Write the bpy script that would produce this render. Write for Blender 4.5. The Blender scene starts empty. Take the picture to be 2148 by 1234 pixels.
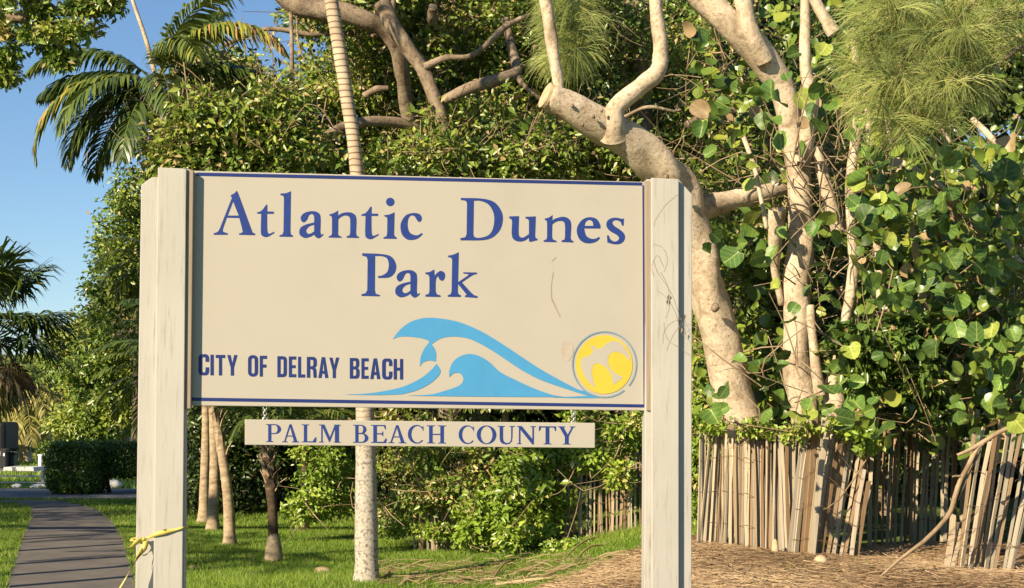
import bpy, math, random
import numpy as np
from mathutils import Vector, Matrix, geometry

random.seed(7)
rng = np.random.default_rng(7)
R = math.radians
scene = bpy.context.scene
col = scene.collection

# ------------------------------------------------------------------ camera
F, CX, CY = 3400.0, 1074.0, 749.0            # focal length and principal point in pixels of a 2148 x 1234 frame
PITCH, ROLL, CAMZ = R(2.2), 0.0037, 1.6
cam_d = bpy.data.cameras.new('camera')
cam = bpy.data.objects.new('camera', cam_d)
col.objects.link(cam)
cam_d.sensor_fit = 'HORIZONTAL'
cam_d.sensor_width = 36.0
cam_d.lens = 36.0 * F / 2148.0
cam_d.shift_y = (CY - 617.0) / 2148.0
cam_d.clip_end = 2000.0
CR = Matrix.Rotation(math.pi / 2 + PITCH, 3, 'X') @ Matrix.Rotation(ROLL, 3, 'Z')
CAM = Vector((0, 0, CAMZ))
cam.matrix_world = Matrix.Translation(CAM) @ CR.to_4x4()
scene.camera = cam

# ------------------------------------------------------------------ sky, sun, exposure
SUN_AZ, SUN_EL = R(42), R(27.5)                # azimuth measured from behind the camera towards the left
SUN = Vector((-math.sin(SUN_AZ) * math.cos(SUN_EL), -math.cos(SUN_AZ) * math.cos(SUN_EL), math.sin(SUN_EL)))
w = bpy.data.worlds.new('World')
scene.world = w
w.use_nodes = True
nt = w.node_tree
bg = nt.nodes['Background']
sky = nt.nodes.new('ShaderNodeTexSky')
sky.sky_type = 'NISHITA'
sky.sun_disc = False
sky.sun_elevation = SUN_EL
sky.sun_rotation = math.atan2(SUN.x, SUN.y) % (2 * math.pi)
sky.air_density = 1.0
sky.dust_density = 0.0
sky.ozone_density = 5.0
nt.links.new(sky.outputs[0], bg.inputs[0])
bg.inputs[1].default_value = 0.072
sd = bpy.data.lights.new('sun', 'SUN')
sun = bpy.data.objects.new('sun', sd)
col.objects.link(sun)
sd.energy = 5.0
sd.angle = R(0.5)
sd.color = (1.0, 0.83, 0.6)
sun.rotation_euler = SUN.to_track_quat('Z', 'Y').to_euler()
scene.view_settings.view_transform = 'Standard'
scene.view_settings.look = 'None'
scene.view_settings.gamma = 1.0
scene.view_settings.exposure = 0.91
scene.render.engine = 'CYCLES'
scene.cycles.max_bounces = 5
scene.cycles.diffuse_bounces = 3
scene.cycles.transparent_max_bounces = 4

# ------------------------------------------------------------------ helpers
def ray(px, py):
    return CR @ Vector(((px - CX) / F, (CY - py) / F, -1.0))

def P(px, py, Y):
    d = ray(px, py)
    return CAM + d * (Y / d.y)

def ground_h(x, y):
    def ss(a, b, v):
        t = np.clip((v - a) / (b - a), 0, 1)
        return t * t * (3 - 2 * t)
    h = 0.33 * ss(8.5, 14.2, y) * ss(-0.2, 1.7, x)
    h = h + 0.11 * np.exp(-((x - 1.75) / 0.8) ** 2) * ss(12.6, 14.7, y)
    h = h + 0.10 * ss(15.0, 19.0, y) * ss(-1.2, 0.6, x) * (1 - ss(-0.2, 1.7, x))
    h = h + 0.03 * np.sin(x * 2.3 + 1) * np.sin(y * 1.9) * ss(0.6, 1.8, x) * ss(9, 12, y)
    return h

def G(px, py):
    d = ray(px, py)
    t = 0.5
    while t < 400:
        p = CAM + d * t
        if p.z <= float(ground_h(p.x, p.y)):
            return p
        t += 0.04 if t < 40 else 0.3
    return CAM + d * 400

def on_ground(x, y):
    return Vector((x, y, float(ground_h(x, y))))

def link(o, parent=None):
    col.objects.link(o)
    if parent is not None:
        o.parent = parent
    return o

def tag(o, label=None, cat=None, group=None, kind=None):
    if label: o['label'] = label
    if cat: o['category'] = cat
    if group: o['group'] = group
    if kind: o['kind'] = kind
    return o

def empty(name, loc, label, cat, group=None):
    o = bpy.data.objects.new(name, None)
    o.location = loc
    o.empty_display_size = 0.2
    link(o)
    return tag(o, label, cat, group)

def np_mesh(name, V, Fc, tint=None, smooth=False):
    V = np.asarray(V, dtype=np.float32).reshape(-1, 3)
    me = bpy.data.meshes.new(name)
    Fc = np.asarray(Fc, dtype=np.int32)
    n, k = Fc.shape
    me.vertices.add(len(V)); me.vertices.foreach_set('co', V.ravel())
    me.loops.add(n * k); me.loops.foreach_set('vertex_index', Fc.ravel())
    me.polygons.add(n)
    me.polygons.foreach_set('loop_start', np.arange(0, n * k, k, dtype=np.int32))
    me.polygons.foreach_set('loop_total', np.full(n, k, dtype=np.int32))
    if tint is not None:
        at = me.attributes.new('tint', 'FLOAT', 'FACE')
        at.data.foreach_set('value', np.asarray(tint, dtype=np.float32))
    me.update(calc_edges=True)
    if smooth:
        me.polygons.foreach_set('use_smooth', np.ones(n, dtype=bool))
    return me

def np_obj(name, V, Fc, mat, parent=None, tint=None, smooth=False, origin=None):
    V = np.asarray(V, dtype=np.float64).reshape(-1, 3)
    if parent is not None and origin is None:
        origin = world_loc(parent)
    if origin is not None:
        V = V - np.array(origin)
    me = np_mesh(name, V, Fc, tint, smooth)
    me.materials.append(mat)
    o = bpy.data.objects.new(name, me)
    link(o, parent)
    if parent is None and origin is not None:
        o.location = origin
    return o

def world_loc(o):
    v = Vector(o.location)
    while o.parent is not None:
        o = o.parent
        v = v + Vector(o.location)
    return v

def mk(name, verts, faces, mat, parent=None, smooth=False, origin=None):
    if parent is not None and origin is None:
        origin = world_loc(parent)
    vv = [Vector(v) - (origin if origin is not None else Vector()) for v in verts]
    me = bpy.data.meshes.new(name)
    me.from_pydata([tuple(v) for v in vv], [], faces)
    me.update()
    if smooth:
        for p in me.polygons: p.use_smooth = True
    me.materials.append(mat)
    o = bpy.data.objects.new(name, me)
    link(o, parent)
    if parent is None and origin is not None:
        o.location = origin
    return o

class MB:
    def __init__(s): s.v = []; s.f = []
    def add(s, v, f):
        b = len(s.v); s.v += [Vector(q) for q in v]; s.f += [tuple(i + b for i in t) for t in f]
    def prism(s, poly, ext):
        n = len(poly); ext = Vector(ext)
        s.add([Vector(p) for p in poly] + [Vector(p) + ext for p in poly],
              [tuple(range(n)), tuple(range(2 * n - 1, n - 1, -1))] + [(i, i + n, (i + 1) % n + n, (i + 1) % n) for i in range(n)])
    def box(s, c, sx, sy, sz, rz=0.0):
        M = Matrix.Rotation(rz, 3, 'Z'); c = Vector(c)
        q = [(-1, -1), (1, -1), (1, 1), (-1, 1)]
        s.prism([c + M @ Vector((a * sx / 2, b * sy / 2, -sz / 2)) for a, b in q], (0, 0, sz))
    def tube(s, pts, rad, sides=8, cap=True):
        V, Fq = tube(pts, rad, sides)
        s.add([tuple(v) for v in V], [tuple(int(i) for i in f) for f in Fq])
        if cap:
            n = len(V); b = len(s.v) - n
            s.f.append(tuple(b + i for i in range(sides))[::-1])
            s.f.append(tuple(b + n - sides + i for i in range(sides)))
    def build(s, name, mat, parent=None, smooth=False, origin=None):
        o = mk(name, s.v, s.f, mat, parent, smooth, origin)
        import bmesh
        bm = bmesh.new(); bm.from_mesh(o.data); bmesh.ops.recalc_face_normals(bm, faces=bm.faces); bm.to_mesh(o.data); bm.free()
        return o

def resample(pts, rad, n):
    pts = np.array([tuple(p) for p in pts], dtype=float); rad = np.array(rad, dtype=float)
    m = len(pts)
    if m < 3:
        t = np.linspace(0, 1, n)[:, None]
        return pts[0] * (1 - t) + pts[-1] * t, np.interp(np.linspace(0, 1, n), [0, 1], [rad[0], rad[-1]])
    ext = np.vstack([2 * pts[0] - pts[1], pts, 2 * pts[-1] - pts[-2]])
    out = []; ro = []
    for u in np.linspace(0, m - 1, n):
        i = min(int(u), m - 2); t = u - i
        p0, p1, p2, p3 = ext[i], ext[i + 1], ext[i + 2], ext[i + 3]
        out.append(0.5 * (2 * p1 + (p2 - p0) * t + (2 * p0 - 5 * p1 + 4 * p2 - p3) * t * t + (3 * p1 - p0 - 3 * p2 + p3) * t ** 3))
        ro.append(rad[i] * (1 - t) + rad[i + 1] * t)
    return np.array(out), np.array(ro)

def tube(pts, rad, sides=8, n=None, wob=0.0):
    if n is None: n = max(len(pts), 2)
    c, r = resample(pts, rad, n)
    tg = np.gradient(c, axis=0); tg /= np.linalg.norm(tg, axis=1)[:, None] + 1e-9
    ref = np.array([0, 1.0, 0]) if abs(tg[:, 1]).mean() < 0.7 else np.array([1.0, 0, 0])
    s = np.cross(tg, ref); s /= np.linalg.norm(s, axis=1)[:, None] + 1e-9
    b = np.cross(s, tg)
    a = np.linspace(0, 2 * math.pi, sides, endpoint=False)
    rr = r[:, None] * (1 + wob * rng.normal(size=(n, sides)))
    V = c[:, None, :] + rr[:, :, None] * (np.cos(a)[None, :, None] * s[:, None, :] + np.sin(a)[None, :, None] * b[:, None, :])
    V = V.reshape(-1, 3)
    i = np.arange(n - 1)[:, None] * sides; j = np.arange(sides)[None, :]; j2 = (j + 1) % sides
    Fq = np.stack([i + j, i + j2, i + sides + j2, i + sides + j], axis=-1).reshape(-1, 4)
    return V, Fq

def join(parts):
    V = []; Fc = []; T = []; b = 0
    for p in parts:
        V.append(p[0]); Fc.append(p[1] + b); b += len(p[0])
        T.append(p[2] if len(p) > 2 else np.full(len(p[1]), 0.5))
    return np.vstack(V), np.vstack(Fc), np.concatenate(T)

def px_limb(pts, sides=10, n=None, wob=0.03, end_cap=True):
    c = [P(a, b, D) for a, b, D, wd in pts]
    r = [wd * 0.5 * D / F for a, b, D, wd in pts]
    n = n or len(pts) * 7
    V, Fq = tube(c, r, sides, n, wob)
    # slow lumps and bends so that the limb is no even pipe
    V = V.reshape(n, sides, 3); cen = V.mean(axis=1, keepdims=True)
    rad = np.linalg.norm(V - cen, axis=2).mean(axis=1)[:, None, None]
    t = np.linspace(0, len(pts), n)[:, None]; a = np.arange(sides)[None, :] * 2 * math.pi / sides
    f = 1 + 0.0 * a * t
    for _ in range(5):
        f = f + 0.034 * np.sin(t * random.uniform(1.2, 5.5) + random.choice([0, 1, 2, 3]) * a + random.uniform(0, 6.28))
    shift_ = np.stack([0.045 * np.sin(t[:, 0] * random.uniform(2, 4) + random.uniform(0, 6)), 0 * t[:, 0], 0.045 * np.sin(t[:, 0] * random.uniform(2, 4) + random.uniform(0, 6))], axis=1)[:, None, :] * rad
    V = cen + (V - cen) * f[:, :, None] + shift_
    return V.reshape(-1, 3), Fq

def limb_obj(name, pts, mat, parent, sides=10, wob=0.03):
    V, Fq = px_limb(pts, sides, None, min(wob, 0.015))
    # close the far end with a small fan
    n = len(V); tip = V[-sides:].mean(axis=0)
    o = mk(name, [tuple(v) for v in V] + [tuple(tip)], [tuple(int(i) for i in f) for f in Fq] +
           [(n - sides + i, n - sides + (i + 1) % sides, n) for i in range(sides)], mat, parent, True)
    return o

# ------------------------------------------------------------------ materials
def nodes(name):
    m = bpy.data.materials.new(name); m.use_nodes = True
    t = m.node_tree
    return m, t, t.nodes['Principled BSDF'], t.links.new, t.nodes.new

def ramp(new, stops):
    r = new('ShaderNodeValToRGB'); e = r.color_ramp.elements
    while len(e) < len(stops): e.new(0.5)
    for x, (p, c) in zip(e, stops):
        x.position = p; x.color = (*c, 1)
    return r

def mat_noise(name, stops, scale=8, rough=0.7, bump=0.2, detail=6, stretch=(1, 1, 1), spec=0.3, coords='Object', dist=0.02, distort=0.0):
    m, t, b, L, new = nodes(name)
    tc = new('ShaderNodeTexCoord'); mp = new('ShaderNodeMapping'); mp.inputs['Scale'].default_value = stretch
    no = new('ShaderNodeTexNoise'); no.inputs['Scale'].default_value = scale; no.inputs['Detail'].default_value = detail
    no.inputs['Roughness'].default_value = 0.65; no.inputs['Distortion'].default_value = distort
    r = ramp(new, stops)
    L(tc.outputs[coords], mp.inputs[0]); L(mp.outputs[0], no.inputs['Vector']); L(no.outputs[0], r.inputs[0]); L(r.outputs[0], b.inputs['Base Color'])
    b.inputs['Roughness'].default_value = rough; b.inputs['Specular IOR Level'].default_value = spec
    if bump:
        bp = new('ShaderNodeBump'); bp.inputs['Strength'].default_value = bump; bp.inputs['Distance'].default_value = dist
        L(no.outputs[0], bp.inputs['Height']); L(bp.outputs[0], b.inputs['Normal'])
    return m

def mat_leaf(name, stops, rough=0.34, trans=0.25, spec=0.55):
    m, t, b, L, new = nodes(name)
    at = new('ShaderNodeAttribute'); at.attribute_name = 'tint'
    r = ramp(new, stops)
    L(at.outputs['Fac'], r.inputs[0]); L(r.outputs[0], b.inputs['Base Color'])
    b.inputs['Roughness'].default_value = rough; b.inputs['Specular IOR Level'].default_value = spec
    if trans:
        tr = new('ShaderNodeBsdfTranslucent'); mx = new('ShaderNodeMixShader'); mx.inputs[0].default_value = trans
        L(r.outputs[0], tr.inputs[0]); L(b.outputs[0], mx.inputs[1]); L(tr.outputs[0], mx.inputs[2])
        L(mx.outputs[0], t.nodes['Material Output'].inputs[0])
    return m

def mat_plain(name, c, rough=0.5, spec=0.4, metal=0.0, var=0.12, scale=30):
    d = tuple(max(0, x * (1 - var)) for x in c); u = tuple(min(1, x * (1 + var)) for x in c)
    m = mat_noise(name, [(0.3, d), (0.7, u)], scale, rough, 0.05, 4, spec=spec)
    m.node_tree.nodes['Principled BSDF'].inputs['Metallic'].default_value = metal
    return m

def mat_painted_wood(name, base, dirt, weather, vert=True):
    m, t, b, L, new = nodes(name)
    tc = new('ShaderNodeTexCoord')
    mp = new('ShaderNodeMapping'); mp.inputs['Scale'].default_value = (28, 28, 1.6) if vert else (1.6, 28, 28)
    n1 = new('ShaderNodeTexNoise'); n1.inputs['Scale'].default_value = 2.0; n1.inputs['Detail'].default_value = 8; n1.inputs['Roughness'].default_value = 0.7
    n2 = new('ShaderNodeTexNoise'); n2.inputs['Scale'].default_value = 2.6; n2.inputs['Detail'].default_value = 5
    r1 = ramp(new, [(0.53, (0, 0, 0)), (0.62, (0.25, 0.25, 0.25)), (0.74, (1, 1, 1))]); r2 = ramp(new, [(0.35, (0, 0, 0)), (0.75, (1, 1, 1))])
    L(tc.outputs['Object'], mp.inputs[0]); L(mp.outputs[0], n1.inputs['Vector']); L(tc.outputs['Object'], n2.inputs['Vector'])
    L(n1.outputs[0], r1.inputs[0]); L(n2.outputs[0], r2.inputs[0])
    mu = new('ShaderNodeMath'); mu.operation = 'MULTIPLY'; L(r1.outputs[0], mu.inputs[0]); mu.inputs[1].default_value = weather
    mu2 = new('ShaderNodeMath'); mu2.operation = 'MULTIPLY'; L(r2.outputs[0], mu2.inputs[0]); mu2.inputs[1].default_value = 0.14
    a = new('ShaderNodeMix'); a.data_type = 'RGBA'; a.inputs['A'].default_value = (*base, 1); a.inputs['B'].default_value = (*dirt, 1)
    L(mu.outputs[0], a.inputs['Factor'])
    c = new('ShaderNodeMix'); c.data_type = 'RGBA'; c.inputs['B'].default_value = (*[x * 0.72 for x in dirt], 1)
    L(mu2.outputs[0], c.inputs['Factor']); L(a.outputs['Result'], c.inputs['A']); L(c.outputs['Result'], b.inputs['Base Color'])
    bp = new('ShaderNodeBump'); bp.inputs['Strength'].default_value = 0.25; bp.inputs['Distance'].default_value = 0.004
    L(n1.outputs[0], bp.inputs['Height']); L(bp.outputs[0], b.inputs['Normal'])
    b.inputs['Roughness'].default_value = 0.6; b.inputs['Specular IOR Level'].default_value = 0.25
    return m

CREAM = (0.392, 0.362, 0.305)
M = {}
M['post'] = mat_painted_wood('painted_post_wood', (0.432, 0.412, 0.365), (0.17, 0.145, 0.11), 0.85)
M['trim'] = mat_painted_wood('weathered_trim', (0.30, 0.24, 0.175), (0.11, 0.075, 0.05), 0.9)
M['board'] = mat_noise('painted_board', [(0.25, (0.368, 0.338, 0.284)), (0.5, CREAM), (0.75, (0.404, 0.371, 0.310))], 1.6, 0.5, 0.03, 5, spec=0.3)
M['blue'] = mat_plain('blue_letter_vinyl', (0.018, 0.040, 0.19), 0.4, 0.3, var=0.1, scale=14)
M['navy'] = mat_plain('navy_letter_vinyl', (0.015, 0.029, 0.14), 0.4, 0.3, var=0.1, scale=14)
M['wave'] = mat_plain('light_blue_vinyl', (0.06, 0.255, 0.475), 0.4, 0.3, var=0.05, scale=10)
M['yellow'] = mat_plain('yellow_vinyl', (0.53, 0.41, 0.045), 0.4, 0.3, var=0.04, scale=10)
M['ring'] = mat_plain('grey_ring_paint', (0.16, 0.24, 0.30), 0.5)
M['stain'] = mat_plain('rust_stain', (0.392, 0.342, 0.272), 0.7)
M['scratch'] = mat_plain('scratch_brown', (0.30, 0.24, 0.16), 0.8)
M['steel'] = mat_plain('chain_steel', (0.55, 0.54, 0.52), 0.4, 0.5, 0.8)
M['bark_pale'] = mat_noise('pale_smooth_bark', [(0.28, (0.20, 0.13, 0.075)), (0.40, (0.46, 0.35, 0.23)), (0.6, (0.62, 0.50, 0.355)), (0.8, (0.48, 0.40, 0.30))], 7, 0.8, 0.5, 9, spec=0.15, dist=0.03)
def mat_bark(name, c0, c1, c2, spot):
    m, t, b, L, new = nodes(name)
    tc = new('ShaderNodeTexCoord')
    n1 = new('ShaderNodeTexNoise'); n1.inputs['Scale'].default_value = 4.5; n1.inputs['Detail'].default_value = 8; n1.inputs['Roughness'].default_value = 0.7; n1.inputs['Distortion'].default_value = 0.6
    n2 = new('ShaderNodeTexNoise'); n2.inputs['Scale'].default_value = 30; n2.inputs['Detail'].default_value = 8; n2.inputs['Roughness'].default_value = 0.75
    L(tc.outputs['Object'], n1.inputs['Vector']); L(tc.outputs['Object'], n2.inputs['Vector'])
    r1 = ramp(new, [(0.32, c0), (0.5, c1), (0.68, c2)]); L(n1.outputs[0], r1.inputs[0])
    r2 = ramp(new, [(0.36, (1, 1, 1)), (0.47, (0, 0, 0))]); L(n2.outputs[0], r2.inputs[0])
    mu = new('ShaderNodeMath'); mu.operation = 'MULTIPLY'; L(r2.outputs[0], mu.inputs[0]); mu.inputs[1].default_value = 0.9
    mx = new('ShaderNodeMix'); mx.data_type = 'RGBA'; L(mu.outputs[0], mx.inputs['Factor']); L(r1.outputs[0], mx.inputs['A']); mx.inputs['B'].default_value = (*spot, 1)
    L(mx.outputs['Result'], b.inputs['Base Color'])
    ad = new('ShaderNodeMath'); ad.operation = 'MULTIPLY_ADD'; L(n2.outputs[0], ad.inputs[0]); ad.inputs[1].default_value = 0.35; L(n1.outputs[0], ad.inputs[2])
    bp = new('ShaderNodeBump'); bp.inputs['Strength'].default_value = 0.6; bp.inputs['Distance'].default_value = 0.035; L(ad.outputs[0], bp.inputs['Height']); L(bp.outputs[0], b.inputs['Normal'])
    b.inputs['Roughness'].default_value = 0.85; b.inputs['Specular IOR Level'].default_value = 0.12
    return m
M['bark_pale'] = mat_bark('pale_mottled_bark', (0.27, 0.195, 0.12), (0.53, 0.43, 0.30), (0.66, 0.56, 0.415), (0.22, 0.15, 0.09))
M['bark_grey'] = mat_bark('grey_limb_bark', (0.10, 0.072, 0.048), (0.25, 0.19, 0.13), (0.36, 0.29, 0.20), (0.06, 0.04, 0.028))
M['bark_dark'] = mat_noise('dark_bark', [(0.3, (0.035, 0.026, 0.018)), (0.7, (0.12, 0.09, 0.06))], 9, 0.9, 0.6, 8, spec=0.1)
M['twig'] = mat_noise('dry_twig', [(0.3, (0.16, 0.11, 0.065)), (0.7, (0.42, 0.32, 0.20))], 5, 0.85, 0.2, 4, spec=0.1)
M['cutwood'] = mat_noise('sawn_wood', [(0.3, (0.40, 0.28, 0.16)), (0.7, (0.62, 0.48, 0.30))], 14, 0.85, 0.2, 6, spec=0.1)
GREEN = [(0.0, (0.035, 0.07, 0.013)), (0.3, (0.11, 0.185, 0.028)), (0.6, (0.22, 0.30, 0.042)), (0.85, (0.38, 0.41, 0.065)), (1.0, (0.46, 0.33, 0.17))]
M['leaf'] = mat_leaf('broad_leaf', GREEN)
M['leaf_shade'] = mat_leaf('shade_leaf', [(0.0, (0.022, 0.042, 0.011)), (0.5, (0.07, 0.12, 0.024)), (0.9, (0.16, 0.22, 0.04)), (1.0, (0.3, 0.22, 0.11))])  # darker version of the broad leaf, shade put into the colour
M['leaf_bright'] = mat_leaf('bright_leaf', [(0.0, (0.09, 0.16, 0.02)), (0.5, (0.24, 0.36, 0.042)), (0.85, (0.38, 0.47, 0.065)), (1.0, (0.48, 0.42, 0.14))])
M['palm'] = mat_leaf('palm_leaflet', [(0.0, (0.03, 0.055, 0.016)), (0.45, (0.09, 0.14, 0.028)), (0.75, (0.20, 0.24, 0.04)), (0.92, (0.40, 0.36, 0.06)), (1.0, (0.42, 0.24, 0.09))], 0.35, 0.2, 0.5)
M['palm_dry'] = mat_leaf('dry_palm_leaf', [(0.0, (0.13, 0.08, 0.04)), (0.5, (0.30, 0.21, 0.11)), (1.0, (0.50, 0.39, 0.22))], 0.7, 0.15, 0.2)
M['palm_gold'] = mat_leaf('fading_palm_leaf', [(0.0, (0.09, 0.11, 0.025)), (0.5, (0.30, 0.28, 0.07)), (1.0, (0.50, 0.41, 0.16))], 0.6, 0.2, 0.2)
M['needle'] = mat_leaf('pine_needle', [(0.0, (0.09, 0.13, 0.035)), (0.5, (0.28, 0.33, 0.085)), (0.9, (0.44, 0.45, 0.14)), (1.0, (0.45, 0.34, 0.17))], 0.55, 0.2, 0.3)
M['grass'] = mat_leaf('lawn_grass', [(0.0, (0.10, 0.19, 0.022)), (0.5, (0.235, 0.37, 0.045)), (0.85, (0.38, 0.47, 0.08)), (1.0, (0.58, 0.50, 0.26))], 0.5, 0.45, 0.3)
M['litter'] = mat_leaf('needle_litter', [(0.0, (0.09, 0.055, 0.03)), (0.5, (0.33, 0.22, 0.122)), (1.0, (0.55, 0.41, 0.235))], 0.8, 0.0, 0.15)
M['soil'] = mat_noise('lawn_soil', [(0.3, (0.06, 0.09, 0.02)), (0.55, (0.11, 0.16, 0.03)), (0.8, (0.17, 0.18, 0.05))], 3.5, 0.95, 0.5, 8, spec=0.1, dist=0.05)
M['duff'] = mat_noise('needle_duff', [(0.3, (0.115, 0.074, 0.042)), (0.5, (0.265, 0.175, 0.102)), (0.72, (0.39, 0.275, 0.165))], 9, 0.95, 0.8, 10, (0.6, 2.2, 1), spec=0.1, dist=0.06, distort=1.2)
M['asphalt'] = mat_noise('path_asphalt', [(0.3, (0.11, 0.098, 0.086)), (0.6, (0.165, 0.148, 0.128)), (0.8, (0.21, 0.19, 0.165))], 2.2, 0.85, 0.35, 12, spec=0.3, dist=0.01)
M['road'] = mat_noise('road_asphalt', [(0.3, (0.11, 0.11, 0.115)), (0.7, (0.17, 0.17, 0.18))], 3, 0.85, 0.2, 8, spec=0.3)
M['concrete'] = mat_noise('pale_concrete', [(0.3, (0.45, 0.43, 0.40)), (0.7, (0.66, 0.64, 0.60))], 12, 0.8, 0.2, 6)
M['white'] = mat_plain('white_paint', (0.74, 0.73, 0.70), 0.5)
M['dark_paint'] = mat_plain('dark_vehicle_paint', (0.012, 0.013, 0.016), 0.6, 0.2)
M['green_bin'] = mat_plain('dark_green_plastic', (0.015, 0.028, 0.02), 0.45)
M['black'] = mat_plain('black_plastic', (0.012, 0.012, 0.013), 0.5)
M['glass'] = mat_plain('dark_glass', (0.03, 0.04, 0.05), 0.1, 0.6)
M['grey_metal'] = mat_plain('grey_metal', (0.34, 0.37, 0.40), 0.45, 0.5, 0.3)
M['sign_back'] = mat_plain('sign_red_paint', (0.30, 0.10, 0.07), 0.5)
M['roof'] = mat_plain('grey_roof', (0.30, 0.33, 0.34), 0.7)
M['tape'] = mat_noise('yellow_caution_tape', [(0.40, (0.05, 0.04, 0.02)), (0.44, (0.55, 0.43, 0.07)), (0.7, (0.62, 0.52, 0.14))], 9, 0.35, 0.0, 2, spec=0.5)
M['slat'] = None
M['wire'] = mat_plain('rusty_wire', (0.22, 0.13, 0.08), 0.8, 0.2, 0.4)
M['stone'] = mat_noise('grey_stone', [(0.3, (0.20, 0.18, 0.15)), (0.7, (0.42, 0.39, 0.34))], 10, 0.9, 0.5, 8)

def mat_slat():
    m, t, b, L, new = nodes('weathered_slat')
    oi = new('ShaderNodeObjectInfo')
    r = ramp(new, [(0.0, (0.25, 0.16, 0.088)), (0.3, (0.44, 0.325, 0.195)), (0.6, (0.57, 0.49, 0.345)), (0.8, (0.40, 0.355, 0.275)), (1.0, (0.53, 0.47, 0.345))])
    L(oi.outputs['Random'], r.inputs[0])
    tc = new('ShaderNodeTexCoord'); mp = new('ShaderNodeMapping'); mp.inputs['Scale'].default_value = (60, 60, 3)
    no = new('ShaderNodeTexNoise'); no.inputs['Scale'].default_value = 1.5; no.inputs['Detail'].default_value = 8; no.noise_dimensions = '4D'
    L(tc.outputs['Object'], mp.inputs[0]); L(mp.outputs[0], no.inputs['Vector']); L(oi.outputs['Random'], no.inputs['W'])
    r2 = ramp(new, [(0.35, (0.30, 0.26, 0.23)), (0.6, (1, 1, 1))])
    L(no.outputs[0], r2.inputs[0])
    mx = new('ShaderNodeMix'); mx.data_type = 'RGBA'; mx.blend_type = 'MULTIPLY'; mx.inputs['Factor'].default_value = 0.85
    L(r.outputs[0], mx.inputs['A']); L(r2.outputs[0], mx.inputs['B']); L(mx.outputs['Result'], b.inputs['Base Color'])
    bp = new('ShaderNodeBump'); bp.inputs['Strength'].default_value = 0.4; bp.inputs['Distance'].default_value = 0.004
    L(no.outputs[0], bp.inputs['Height']); L(bp.outputs[0], b.inputs['Normal'])
    b.inputs['Roughness'].default_value = 0.85; b.inputs['Specular IOR Level'].default_value = 0.15
    return m
M['slat'] = mat_slat()

def mat_ringed_palm():
    m, t, b, L, new = nodes('ringed_palm_trunk')
    tc = new('ShaderNodeTexCoord'); sp = new('ShaderNodeSeparateXYZ'); L(tc.outputs['Object'], sp.inputs[0])
    no = new('ShaderNodeTexNoise'); no.inputs['Scale'].default_value = 4; no.inputs['Detail'].default_value = 8; L(tc.outputs['Object'], no.inputs['Vector'])
    # rings get visible above about 1.3 m
    ad = new('ShaderNodeMath'); ad.operation = 'MULTIPLY_ADD'; L(no.outputs[0], ad.inputs[0]); ad.inputs[1].default_value = 0.06; L(sp.outputs['Z'], ad.inputs[2])
    mu = new('ShaderNodeMath'); mu.operation = 'MULTIPLY'; L(ad.outputs[0], mu.inputs[0]); mu.inputs[1].default_value = 2 * math.pi / 0.062
    si = new('ShaderNodeMath'); si.operation = 'SINE'; L(mu.outputs[0], si.inputs[0])
    up = new('ShaderNodeMapRange'); up.inputs['From Min'].default_value = 1.2; up.inputs['From Max'].default_value = 2.2; L(sp.outputs['Z'], up.inputs['Value'])
    rg = new('ShaderNodeMapRange'); rg.inputs['From Min'].default_value = 0.62; rg.inputs['From Max'].default_value = 1.0; L(si.outputs[0], rg.inputs['Value'])
    rm = new('ShaderNodeMath'); rm.operation = 'MULTIPLY'; L(rg.outputs[0], rm.inputs[0]); L(up.outputs[0], rm.inputs[1])
    sk = new('ShaderNodeTexNoise'); sk.inputs['Scale'].default_value = 38; sk.inputs['Detail'].default_value = 6; L(tc.outputs['Object'], sk.inputs['Vector'])
    speck = ramp(new, [(0.36, (0.17, 0.145, 0.11)), (0.48, (0.38, 0.34, 0.275)), (0.75, (0.50, 0.46, 0.385))]); L(sk.outputs[0], speck.inputs[0])
    upper = ramp(new, [(0.3, (0.36, 0.27, 0.18)), (0.7, (0.60, 0.48, 0.33))]); L(no.outputs[0], upper.inputs[0])
    a = new('ShaderNodeMix'); a.data_type = 'RGBA'; L(up.outputs[0], a.inputs['Factor']); L(speck.outputs[0], a.inputs['A']); L(upper.outputs[0], a.inputs['B'])
    c = new('ShaderNodeMix'); c.data_type = 'RGBA'; L(rm.outputs[0], c.inputs['Factor']); L(a.outputs['Result'], c.inputs['A']); c.inputs['B'].default_value = (0.17, 0.115, 0.07, 1)
    L(c.outputs['Result'], b.inputs['Base Color'])
    bp = new('ShaderNodeBump'); bp.inputs['Strength'].default_value = 0.5; bp.inputs['Distance'].default_value = 0.01; bp.invert = True
    L(rm.outputs[0], bp.inputs['Height']); L(bp.outputs[0], b.inputs['Normal'])
    b.inputs['Roughness'].default_value = 0.85; b.inputs['Specular IOR Level'].default_value = 0.15
    return m
M['ringed'] = mat_ringed_palm()
M['palm_trunk'] = mat_noise('palm_trunk_bark', [(0.3, (0.17, 0.12, 0.075)), (0.55, (0.40, 0.31, 0.20)), (0.8, (0.52, 0.43, 0.30))], 6, 0.9, 0.5, 8, (1, 1, 3), spec=0.1)
M['palm_trunk_dark'] = mat_noise('dark_palm_bark', [(0.3, (0.03, 0.022, 0.015)), (0.6, (0.10, 0.07, 0.045)), (0.85, (0.30, 0.20, 0.11))], 6, 0.9, 0.6, 8, (1, 1, 3), spec=0.1)

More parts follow.
